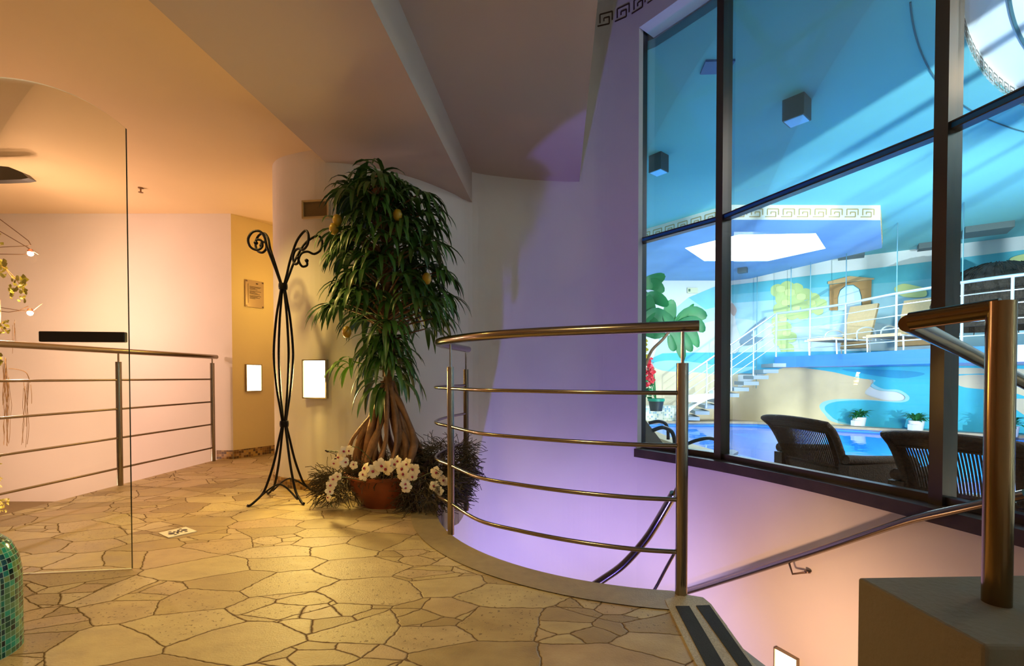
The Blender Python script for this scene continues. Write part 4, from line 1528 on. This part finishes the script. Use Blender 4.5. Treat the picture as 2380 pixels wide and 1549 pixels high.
# ---- gallery with railing, rods
ZG = 1.30
ge_px = [(1800, 11.75), (1850, 11.3), (1877, 11.0), (1915, 10.65), (1958, 10.2), (2010, 9.6), (2075, 8.96), (2150, 8.4), (2228, 7.9), (2310, 7.5), (2420, 7.1)]
ge = cat2([((x - CX) / FPX * D, D) for x, D in ge_px], 3)
back = [(13.4, 7.4), (10.5, 9.7), (6.9, 12.35)]
gpoly = ge + [(13.4, ge[-1][1] - .9)] + back
struct(MB().prism(gpoly, ZG - .26, ZG).build('floor_gallery', [mat('gallery_blue', (60, 118, 190), .3)]), 'raised gallery along the far pool wall')
gm = mat('gallery_steel', (222, 232, 236), .25, .6)
gr = thing('gallery_railing', 'pale steel railing along the raised sunbathing gallery', 'railing', (ge[12][0], ge[12][1], ZG))
gi = offs(ge, .06)
MB().tube([(p[0], p[1], ZG + 1.08) for p in gi], .028, 8).build('handrail', [gm], gr, smooth=60)
for z in (.18, .42, .66, .86):
    MB().tube([(p[0], p[1], ZG + z) for p in gi], .010, 6).build('rail_bar', [gm], gr, smooth=60)
for x, D in ((1800, 11.75), (1877, 11.0), (1958, 10.2), (2075, 8.96), (2228, 7.9), (2330, 7.45)):
    k = min(range(len(ge)), key=lambda i: abs(CX + FPX * ge[i][0] / ge[i][1] - x))
    p = gi[k]
    MB().tube([(p[0], p[1], ZG - .2), (p[0], p[1], ZG + 1.08)], .022, 8).build('post', [gm], gr, smooth=60)
for x, lab in ((1828, 'thin vertical rod, leftmost of those hanging to the gallery stair'), (1877, 'thin vertical rod hanging to the gallery left of the painted temple'), (1958, 'thin vertical rod hanging across the painted temple'),
               (2075, 'thin vertical rod hanging right of the painted temple'), (2228, 'thin vertical rod hanging right of the wide mullion'), (1790, 'thin vertical rod hanging to the foot of the gallery stair')):
    k = min(range(len(ge)), key=lambda i: abs(CX + FPX * ge[i][0] / ge[i][1] - x))
    p = gi[k]
    if x == 1790:
        p = (p[0] - .1, p[1] + .75)
    rod = MB().tube([(p[0], p[1], ZG + (1.08 if x > 1800 else -.8)), (p[0], p[1], ZPC - (.25 if p[1] > 9.7 and p[0] < 7 else 0))], .009, 6).build('hanging_rod', [mat('rod_blue', (110, 160, 176), .4, .5)])
    tag(rod, lab, 'rod', 'thin rods from the pool ceiling to the gallery')

# ---- stair to the gallery: floating treads
stg = thing('gallery_stair', 'floating stair rising from the pool deck to the gallery', 'stairs', (5.2, 12.0, ZF))
n = 10
tread_m = mat('tread_grey', (150, 160, 166), .6)
for k in range(n):
    t = k / (n - 1)
    px_ = 1612 + (1812 - 1612) * t
    z = ZF + .17 + (ZG - .17 - ZF - .17) * t
    D = 12.1 - .35 * t
    X = (px_ - CX) / FPX * D
    MB().box((X, D + .25, z - .04), (.34, .95, .09), radians(-12)).build('tread', [tread_m], stg)
zz = lambda t: ZF + .1 + (ZG - ZF) * t
rp_ = []
for t in (0, .25, .5, .72, .93):
    px_ = 1585 + (1815 - 1585) * t
    D = 11.75 - .2 * t
    rp_.append(Vector(((px_ - CX) / FPX * D, D, zz(t))))
for hgt_, r_ in ((1.05, .026), (.84, .008), (.65, .008), (.46, .008), (.27, .008)):
    MB().tube([p + Vector((0, 0, hgt_)) for p in rp_], r_, 6).build('stair_handrail' if r_ > .02 else 'stair_bar', [gm], stg, smooth=60)
for p in rp_[:-1]:
    MB().tube([p + Vector((0, 0, -.1)), p + Vector((0, 0, 1.05))], .018, 6).build('stair_post', [gm], stg, smooth=60)
wst = MB()
sp0 = [at_y(x, y, 11.6) for x, y in ((1600, 975), (1612, 955), (1635, 938), (1660, 925), (1660, 912), (1660, 905), (1652, 905), (1652, 918), (1600, 928), (1598, 938), (1640, 938), (1612, 950), (1598, 970))]
outl = [at_y(x, y, 11.6) for x, y in ((1598, 978), (1602, 958), (1618, 944), (1644, 930), (1668, 924), (1668, 908), (1658, 908), (1658, 916), (1596, 920), (1596, 934), (1622, 936), (1604, 948), (1592, 962), (1588, 978))]
nn_ = len(outl)
wst.add(outl + [p + Vector((0, .25, 0)) for p in outl], [tuple(range(nn_)), tuple(range(2 * nn_ - 1, nn_ - 1, -1))] + [(i, nn_ + i, nn_ + (i + 1) % nn_, (i + 1) % nn_) for i in range(nn_)])
wst.build('white_stringer', [white_p], stg)


# ---- loungers on the gallery
cloth = mat('lounger_cloth', (206, 176, 132), .8, noise=.06, nscale=20)
tube_w = mat('lounger_tube', (225, 228, 226), .4)


def gal_lounger(px, py, D, heading, lab, back_h=.8):
    p = at_y(px, py, D)
    base = Vector((p.x, p.y, ZG))
    t = thing('gallery_lounger', lab, 'sun lounger', base, heading, 'beige loungers on the gallery')
    def mk(name, mb, m_):
        o = mb.build(name, [m_]); o.parent = t
    mk('back', MB().box((-.1, 0, .66), (.06, .62, back_h), M=Matrix.Rotation(radians(-18), 3, 'Y')), cloth)
    mk('seat', MB().box((.55, 0, .34), (1.2, .62, .06)), cloth)
    for s_ in (-1, 1):
        mk('frame_rail', MB().tube([(-.1, s_ * .33, .32), (1.2, s_ * .33, .32)], .018, 6), tube_w)
        mk('arm', MB().tube(catmull([(-.1, s_ * .36, .3), (-.05, s_ * .36, .55), (.25, s_ * .36, .6), (.5, s_ * .36, .5), (.5, s_ * .36, .3)], 3), .016, 6), tube_w)
        for xx in (.05, 1.1):
            mk('leg', MB().tube([(xx, s_ * .32, .32), (xx - .03, s_ * .32, 0)], .016, 6), tube_w)
    return t


gal_lounger(1990, 800, 10.9, radians(200), 'beige sun lounger on the gallery below the painted temple', 1.05)
gal_lounger(2125, 800, 10.0, radians(205), 'beige sun lounger on the gallery just left of the wide mullion', 1.05)

# ---- thatched parasol
th = mat('thatch', (46, 40, 34), .95, noise=.5, nscale=30, bump=.8, bscale=60)
pcn = at_y(2318, 640, 8.3)
pr = thing('thatched_parasol', 'large dark thatched parasol on the gallery at the right', 'parasol', (pcn.x, pcn.y, ZG))
rr_p, zt = .86, .81 + (HOR - 612) * 8.3 / FPX
thm = MB()
prof_t = []
for k in range(10):
    a = radians(90 * k / 9)
    prof_t.append((rr_p * sin(a), (zt - .75) + .75 * cos(a)))
prof_t += [(rr_p * 1.02, zt - 1.15), (rr_p * .9, zt - 1.15), (rr_p * .88, zt - .8)]
thm.lathe(prof_t, (pcn.x, pcn.y, 0), 48)
rth = random.Random(9)
for k in range(260):
    a = rth.uniform(0, 2 * pi)
    e0 = rth.uniform(.1, 1)
    r0, z0 = rr_p * sin(e0 * pi / 2) * 1.01, (zt - .75) + .75 * cos(e0 * pi / 2) + .01
    r1, z1 = rr_p * 1.05, zt - .75 - rth.uniform(.1, .45)
    if e0 < .7:
        e1_ = e0 + .3
        r1, z1 = rr_p * sin(e1_ * pi / 2) * 1.03, (zt - .75) + .75 * cos(e1_ * pi / 2) + .01
    thm.tube([(pcn.x + r0 * cos(a), pcn.y + r0 * sin(a), z0), (pcn.x + r1 * cos(a + .03), pcn.y + r1 * sin(a + .03), z1)], .008, 3, cap=False)
thm.build('thatch_canopy', [th], pr, smooth=50)
MB().tube([(pcn.x, pcn.y, ZG), (pcn.x, pcn.y, zt - .1)], .04, 10).build('pole', [mat('pole_wood', (120, 80, 50), .6)], pr, smooth=50)

# ---- planter ledge and lush plants at the left of the hall
ld = MB()
l0, l1 = at_z(1486, 985, ZF), at_z(1590, 985, ZF)
ld.wallstrip([(l0.x - .6, l0.y + .2), (l1.x, l1.y + .2)], ZF, ZF + .42, .7, uv=True)
lo = ld.build('planter_ledge', [mosaic_mat('ledge_mosaic', [(205, 200, 180), (190, 190, 165), (215, 206, 186), (160, 170, 150), (120, 150, 160)], .05, (225, 220, 205), .4)])
tag(lo, 'low mosaic-faced ledge at the left end of the pool', 'ledge')
bgreen = mat('banana_leaf', (30, 120, 60), .45, noise=.3, nscale=3)
bpl = thing('banana_plant', 'lush broad-leaved green plant seen at the left of the pool hall', 'plant', (2.9, 10.2, ZF))
DP = 9.6
def bleaf(path, wid):
    pts = [at_y(x, y, DP + dz) for x, y, dz in path]
    c = catmull(pts, 4)
    mb = MB()
    vs = []
    n_ = len(c)
    for i, p in enumerate(c):
        t = i / (n_ - 1)
        a = c[max(i - 1, 0)]; b_ = c[min(i + 1, n_ - 1)]
        tdir = (b_ - a).normalized()
        s_ = tdir.cross(Vector((0, 1, .3))).normalized()
        w_ = wid * max(.03, sin(pi * (t * .9 + .08))) ** .6 * .5
        vs += [p - s_ * w_ + Vector((0, -.02, 0)), p, p + s_ * w_ + Vector((0, -.02, 0))]
    fs = []
    for i in range(n_ - 1):
        o = i * 3
        fs += [(o, o + 1, o + 4, o + 3), (o + 1, o + 2, o + 5, o + 4)]
    mb.add(vs, fs)
    mb.build('leaf', [bgreen], bpl, smooth=60)


for L_, w_ in (([(1490, 665, 0), (1515, 655, 0), (1545, 640, -.1)], .28), ([(1495, 665, .1), (1520, 662, 0), (1542, 680, 0)], .24), ([(1488, 680, 0), (1495, 720, 0), (1500, 750, 0)], .5),
               ([(1490, 700, 0), (1522, 692, 0), (1552, 712, -.1)], .26), ([(1555, 755, 0), (1556, 725, 0), (1562, 697, 0)], .28), ([(1500, 745, 0), (1525, 735, 0), (1568, 755, 0)], .34),
               ([(1565, 762, 0), (1588, 735, 0), (1612, 707, 0)], .12), ([(1570, 755, 0), (1605, 730, 0), (1642, 738, 0)], .32), ([(1572, 758, 0), (1612, 750, 0), (1636, 772, 0)], .26),
               ([(1570, 760, 0), (1600, 765, 0), (1622, 808, 0)], .24), ([(1565, 762, 0), (1590, 790, 0), (1607, 818, 0)], .22), ([(1560, 765, 0), (1575, 790, 0), (1588, 838, 0)], .24),
               ([(1500, 760, 0), (1525, 770, 0), (1548, 765, 0)], .34), ([(1490, 740, .1), (1510, 760, 0), (1530, 776, 0)], .4), ([(1490, 770, .1), (1520, 776, 0), (1545, 778, 0)], .2),
               ([(1555, 780, 0), (1562, 805, 0), (1570, 815, 0)], .16)):
    bleaf(L_, w_)
MB().tube(catmull([at_y(x, y, DP) for x, y in ((1500, 850), (1515, 815), (1540, 790), (1562, 762))], 4), .03, 8).build('stem', [barkm], bpl, smooth=60)
MB().tube(catmull([at_y(x, y, DP + .05) for x, y in ((1492, 960), (1490, 850), (1492, 760), (1494, 690))], 4), .06, 8).build('stem', [bgreen], bpl, smooth=60)
rf = thing('red_flower_pot', 'dark pot of red blossoms under the broad-leaved plant', 'flower pot', at_z(1525, 962, ZF + .42))
pbs = at_y(1525, 938, 10.6); pz = ZF + .42
pbs.z = pz
MB().lathe([(0, 0), (.13, 0), (.17, .24), (.18, .27), (.15, .27), (0, .25)], pbs, 20).build('pot', [mat('dark_pot', (40, 46, 44), .4)], rf, smooth=50)
MB().lathe([(.172, .22), (.182, .22), (.186, .275), (.176, .28)], pbs, 20).build('pot_band', [mat('pot_green', (20, 130, 100), .4)], rf, smooth=50)
redm = mat('red_blossom', (200, 30, 44), .5)
rb2 = MB()
r9 = random.Random(4)
for (bx_, by_, n_, dx, dy) in ((1494, 858, 40, 26, 38), (1506, 845, 10, 10, 14), (1500, 830, 4, 14, 16)):
    for k in range(n_):
        ivy_leaf(rb2, at_y(bx_ + r9.uniform(0, dx), by_ + r9.uniform(0, dy), 10.5 + r9.uniform(-.1, .1)), .07 * r9.uniform(.6, 1), r9)
rb2.build('red_blossoms', [redm], rf)
rg = MB()
for k in range(34):
    ivy_leaf(rg, at_y(r9.uniform(1490, 1515), r9.uniform(880, 925), 10.6 + r9.uniform(-.1, .1)), .07 * r9.uniform(.6, 1), r9)
for k in range(8):
    rg.tube([pbs + Vector((0, 0, .25)), at_y(r9.uniform(1494, 1520), r9.uniform(850, 890), 10.5)], .008, 4)
rg.build('green_leaves', [bgreen], rf)
yl = MB()
for k in range(30):
    ivy_leaf(yl, at_y(r9.uniform(1490, 1502), r9.uniform(788, 845), 9.2), .05 * r9.uniform(.6, 1.1), r9)
yl.tube([at_y(1488, 850, 9.2), at_y(1494, 790, 9.2)], .01, 5)
tag(yl.build('yellow_flower_spike', [mat('yellow_bloom', (220, 190, 40), .5)]), 'yellow flower spikes hanging beside the window jamb', 'flowers')

# ---- white pots on the far pool edge
wp_m = mat('white_pot', (235, 236, 235), .4)
for (x, y, D, lab) in ((1997, 985, 11.0, 'white pot with a bushy green plant on the far pool edge, the left one'), (2130, 990, 10.1, 'white pot with a green plant on the far pool edge left of the wide mullion'),
                       (2346, 1003, 9.0, 'white pot with a green plant on the far pool edge by the foreground post')):
    p = at_y(x, y, D)
    base = Vector((p.x, p.y, ZF + .05))
    k = D / FPX
    t = thing('white_plant_pot', lab, 'potted plant', base, 0, 'white pots on the far pool edge')
    o = MB().lathe([(0, 0), (.11, 0), (.14, .2), (.13, .2), (0, .18)], (0, 0, 0), 16).build('pot', [wp_m], smooth=40); o.parent = t
    lf = MB()
    for q_ in range(60):
        a = r9.uniform(0, 2 * pi)
        leaf(lf, (r9.uniform(-.05, .05), r9.uniform(-.05, .05), .2), (cos(a), sin(a), r9.uniform(.6, 3)), r9.uniform(.18, .34), .05, 1.0, 3)
    o = lf.build('foliage', [bgreen]); o.parent = t
    o = MB().box((-.16, -.12, .07), (.16, .12, .12)).build('white_stone', [wp_m]); o.parent = t

# ---- wicker chairs
wick = mat('wicker', (104, 66, 42), .6, noise=.35, nscale=60, bump=.8, bscale=90)
def wicker_chair(loc, rz, lab):
    t = thing('wicker_chair', lab, 'wicker chair', loc, rz, 'wicker armchairs by the pool')
    def mk(name, mb, sm=50):
        o = mb.build(name, [wick], smooth=sm); o.parent = t
        return o
    # chair faces +Y locally; back at y=-.28, flares outward at the top
    def bp_(u, v):
        """u -1..1 across, v 0..1 up the back"""
        wv = .27 + .035 * v ** 2
        x = u * wv
        y = -.27 - .20 * v ** 1.8 + .05 * u * u + .035 * max(0, v - .88) * -8
        z = .34 + .50 * v + .02 * (1 - u * u) * v
        return Vector((x, y, z))
    fr = MB()
    rim = [bp_(-1, v / 10) for v in range(11)] + [bp_(-1 + .2 * k, 1) for k in range(1, 11)] + [bp_(1, 1 - v / 10) for v in range(1, 11)]
    fr.tube(rim, .026, 8)
    mk('back_frame', fr)
    wv_ = MB()
    for k in range(1, 30):
        u = -.8 + 1.6 * k / 30
        wv_.tube([bp_(u, v / 8) for v in range(9)], .0054, 4, cap=False)
    for k in range(12):
        for sg_ in (-1, 1):
            wv_.tube([bp_(sg_ * (.8 + .018 * k), v / 8) for v in range(9)], .0075, 4, cap=False)
    for v in (.86, .9, .95, 1.0, .34, .3, .26):
        wv_.tube([bp_(-1 + .2 * k, v) for k in range(11)], .012, 5)
    mk('back_weave', wv_)
    lo_ = MB()
    g = [[bp_(-1 + .25 * i, .3 * j / 3) for i in range(9)] for j in range(4)]
    vs = [p for r_ in g for p in r_] + [p + Vector((0, -.015, 0)) for r_ in g for p in r_]
    fs = []
    for j in range(3):
        for i in range(8):
            q_ = j * 9 + i
            fs += [(q_, q_ + 1, q_ + 10, q_ + 9), (36 + q_ + 9, 36 + q_ + 10, 36 + q_ + 1, 36 + q_)]
    lo_.add(vs, fs)
    lo_.box((0, -.28, .20), (.54, .03, .34))
    mk('back_panel', lo_)
    top_ = MB()
    g = [[bp_(-1 + .25 * i, .87 + .13 * j) + Vector((0, -.012 * s_, 0)) for i in range(9)] for j in (0, 1) for s_ in (0, 1)]
    vs = [p for r_ in g for p in r_]
    fs = []
    for i in range(8):
        fs += [(i, i + 1, 18 + i + 1, 18 + i), (9 + i + 1, 9 + i, 27 + i, 27 + i + 1)]
    top_.add(vs, fs)
    mk('top_band', top_)
    s1 = MB(); s1.box((0, .02, .36), (.56, .60, .1)); mk('seat', s1, 30)
    for s_ in (-1, 1):
        arm = MB()
        arm.prism([(0, 0)] * 0 or [(s_ * .27, -.30), (s_ * .355, -.30), (s_ * .355, .34), (s_ * .27, .34)],   .05, .54)
        arm.tube([(s_ * .315, -.29, .58), (s_ * .315, -.1, .565), (s_ * .315, .2, .555), (s_ * .315, .33, .55), (s_ * .315, .36, .52), (s_ * .315, .36, .30)], .036, 10)
        mk('armrest', arm, 40)
    for sx in (-1, 1):
        for sy in (-.27, .31):
            mk('leg', MB().tube([(sx * .3, sy, 0), (sx * .3, sy, .12)], .02, 8))
    return t


wicker_chair((2.66, 3.84, ZF), radians(-77), 'dark wicker armchair facing the pool, the left one behind the glass')
wicker_chair((2.80, 2.80, ZF), radians(-62), 'dark wicker armchair facing the pool, the right one beside the wide mullion')

# ---- tubular loungers just behind the left pane
tubm = mat('dark_tube', (70, 66, 66), .35, .8)
t = thing('tube_lounger', 'tubular metal armed lounger at the pool seen through the left pane', 'sun lounger', (2.3, 7.0, ZF))
D = 6.2
MB().tube(catmull([at_y(x, y, D) for x, y in ((1508, 984), (1530, 980), (1545, 984), (1552, 998), (1553, 1022))], 4), .022, 8).build('arm', [tubm], t, smooth=60)
MB().tube(catmull([at_y(x, y, D - .5) for x, y in ((1515, 1002), (1540, 994), (1560, 1003), (1567, 1020), (1568, 1040))], 4), .024, 8).build('arm', [tubm], t, smooth=60)
m = MB()
q_ = [at_y(x, y, D - .2) for x, y in ((1490, 968), (1498, 974), (1545, 1036), (1490, 1040))]
m.add(q_ + [p + Vector((0, .5, 0)) for p in q_], [(3, 2, 1, 0), (4, 5, 6, 7), (0, 1, 5, 4), (1, 2, 6, 5), (2, 3, 7, 6), (3, 0, 4, 7)])
m.build('backrest', [mat('grey_cloth', (120, 106, 98), .8)], t)
t2 = thing('side_table', 'low pale table top with a curved tube handle seen beside the mullion', 'table', (2.9, 6.0, ZF))
MB().tube(catmull([at_y(x, y, 5.2) for x, y in ((1598, 1032), (1620, 1024), (1648, 1019), (1668, 1024))], 4), .02, 8).build('curved_tube', [tubm], t2, smooth=60)
q_ = [at_z(x, y, -.02) for x, y in ((1590, 1046), (1705, 1046), (1716, 1050), (1700, 1058), (1590, 1062))]
MB().prism([(p.x, p.y) for p in q_], -.05, -.02).build('table_top', [mat('pale_top', (190, 190, 200), .5)], t2)
cc = sum((p for p in q_), Vector()) / 5
MB().tube([(cc.x, cc.y, ZF), (cc.x, cc.y, -.05)], .03, 8).build('table_leg', [tubm], t2)


# ==================================================================== LIGHTS
def light(kind, name, loc, energy, rgb, size=.3, target=None, spot=None, blend=.5, size_y=None):
    l = bpy.data.lights.new(name, kind)
    l.energy = energy
    l.color = lin(rgb)
    if kind == 'AREA':
        l.size = size
        if size_y:
            l.shape = 'RECTANGLE'
            l.size_y = size_y
    else:
        l.shadow_soft_size = size
    if kind == 'SPOT':
        l.spot_size = radians(spot or 90)
        l.spot_blend = blend
    o = bpy.data.objects.new(name, l)
    COL.objects.link(o)
    o.location = loc
    if target is not None:
        d = Vector(target) - Vector(loc)
        o.rotation_euler = d.to_track_quat('-Z', 'Y').to_euler()
    return o


# warm halogens on the left and a light from the lower level behind the railing
light('POINT', 'halogen_upper', at_y(71, 600, 3.7), 17, (255, 206, 184), .03)
light('POINT', 'halogen_lower', at_y(70, 740, 3.7), 30, (255, 206, 184), .03)
light('AREA', 'lower_level_uplight', (-4.4, 3.3, -.38), 36, (255, 200, 178), 1.6, (-4.2, 4.6, .9), size_y=.5)
# lobby ceiling spots
light('SPOT', 'lobby_downlight', (-1.9, 2.6, 2.36), 84, (255, 216, 120), .06, (-1.6, 2.8, 0), 106, .7)
light('SPOT', 'lobby_downlight', (-.75, .9, 2.28), 74, (255, 222, 150), .08, (-.5, 1.85, 0), 86, .7)
light('AREA', 'wall_lamp_light', (-1.40, 3.30, .79), 17, (255, 218, 120), .15, (-1.3, 1.5, .3))
light('POINT', 'corridor_light', (-2.1, 4.6, 1.6), 7, (255, 210, 110), .1)
# stairwell: violet spot on the lower floor shining up the shaft, and a warm fill added off the right wall
light('SPOT', 'stairwell_violet', (-1.15, .95, -4.1), 680, (120, 108, 255), .05, (.2, 3.6, .5), 42, .6)
light('SPOT', 'stairwell_violet_low', (.50, 2.62, -.80), 88, (198, 180, 255), .08, (.55, 4.2, -1.5), 150, 1.0)
light('SPOT', 'stairwell_warm_fill', (1.0, 2.2, -.75), 48, (255, 196, 156), .1, (2.0, 2.9, -1.0), 150, 1.0)  # added fill aimed back at the wall, apart from the wall lamp
# pool hall
light('AREA', 'skylight_light', (5.0, 9.6, 3.4), 220, (235, 245, 255), 2.2, (5.0, 9.6, 0))
light('AREA', 'pool_cyan_uplight', (3.6, 6.2, .0), 34, (0, 165, 190), 1.0, (3.6, 6.2, 3.7))
light('SPOT', 'pool_white_uplight', (4.95, -1.2, .1), 3600, (246, 250, 255), .015, (5.9, 6.0, 3.6), 100, .5)
light('AREA', 'mural_wash', (5.6, 5.4, 1.2), 235, (255, 246, 232), .5, (8.0, 11.2, .9))
for p_ in ((6.5, 8.5), (8.8, 6.5), (4.6, 8.6), (6.6, 6.0)):
    light('SPOT', 'underwater_lamp', (p_[0], p_[1], ZF - .09), 160, (150, 205, 255), .03, (p_[0], p_[1], -3), 168, .3)
light('POINT', 'chair_fill_light', (4.3, 2.2, 3.3), 45, (255, 214, 170), .1)  # warm fill added to brighten the wicker chairs, no lamp hangs here
# blockers added out of view to cut the uplight into streaks
struct(MB().box((4.20, 0, (ZF + ZPC) / 2), (1.02, .3, ZPC - ZF)).build('streak_blocker_wide', [pwall_w]))
for x_, y_, r_ in ((5.075, .0, .024), (5.02, -.2, .012), (5.33, .1, .022), (5.55, .1, .028), (4.84, .1, .016), (5.9, .2, .04), (5.22, .2, .012)):
    struct(MB().tube([(x_, y_, ZF), (x_, y_, 2.6)], r_, 10).build('streak_blocker_slim', [gm]))

w = bpy.data.worlds.new('world')
SC.world = w
w.use_nodes = True
w.node_tree.nodes['Background'].inputs[0].default_value = (.35, .3, .3, 1)
w.node_tree.nodes['Background'].inputs[1].default_value = .05

SC.view_settings.view_transform = 'Standard'
SC.view_settings.look = 'None'
SC.view_settings.exposure = 0
SC.view_settings.gamma = 1
SC.cycles.use_denoising = True
SC.cycles.max_bounces = 8
SC.cycles.transparent_max_bounces = 16
SC.cycles.sample_clamp_indirect = 6
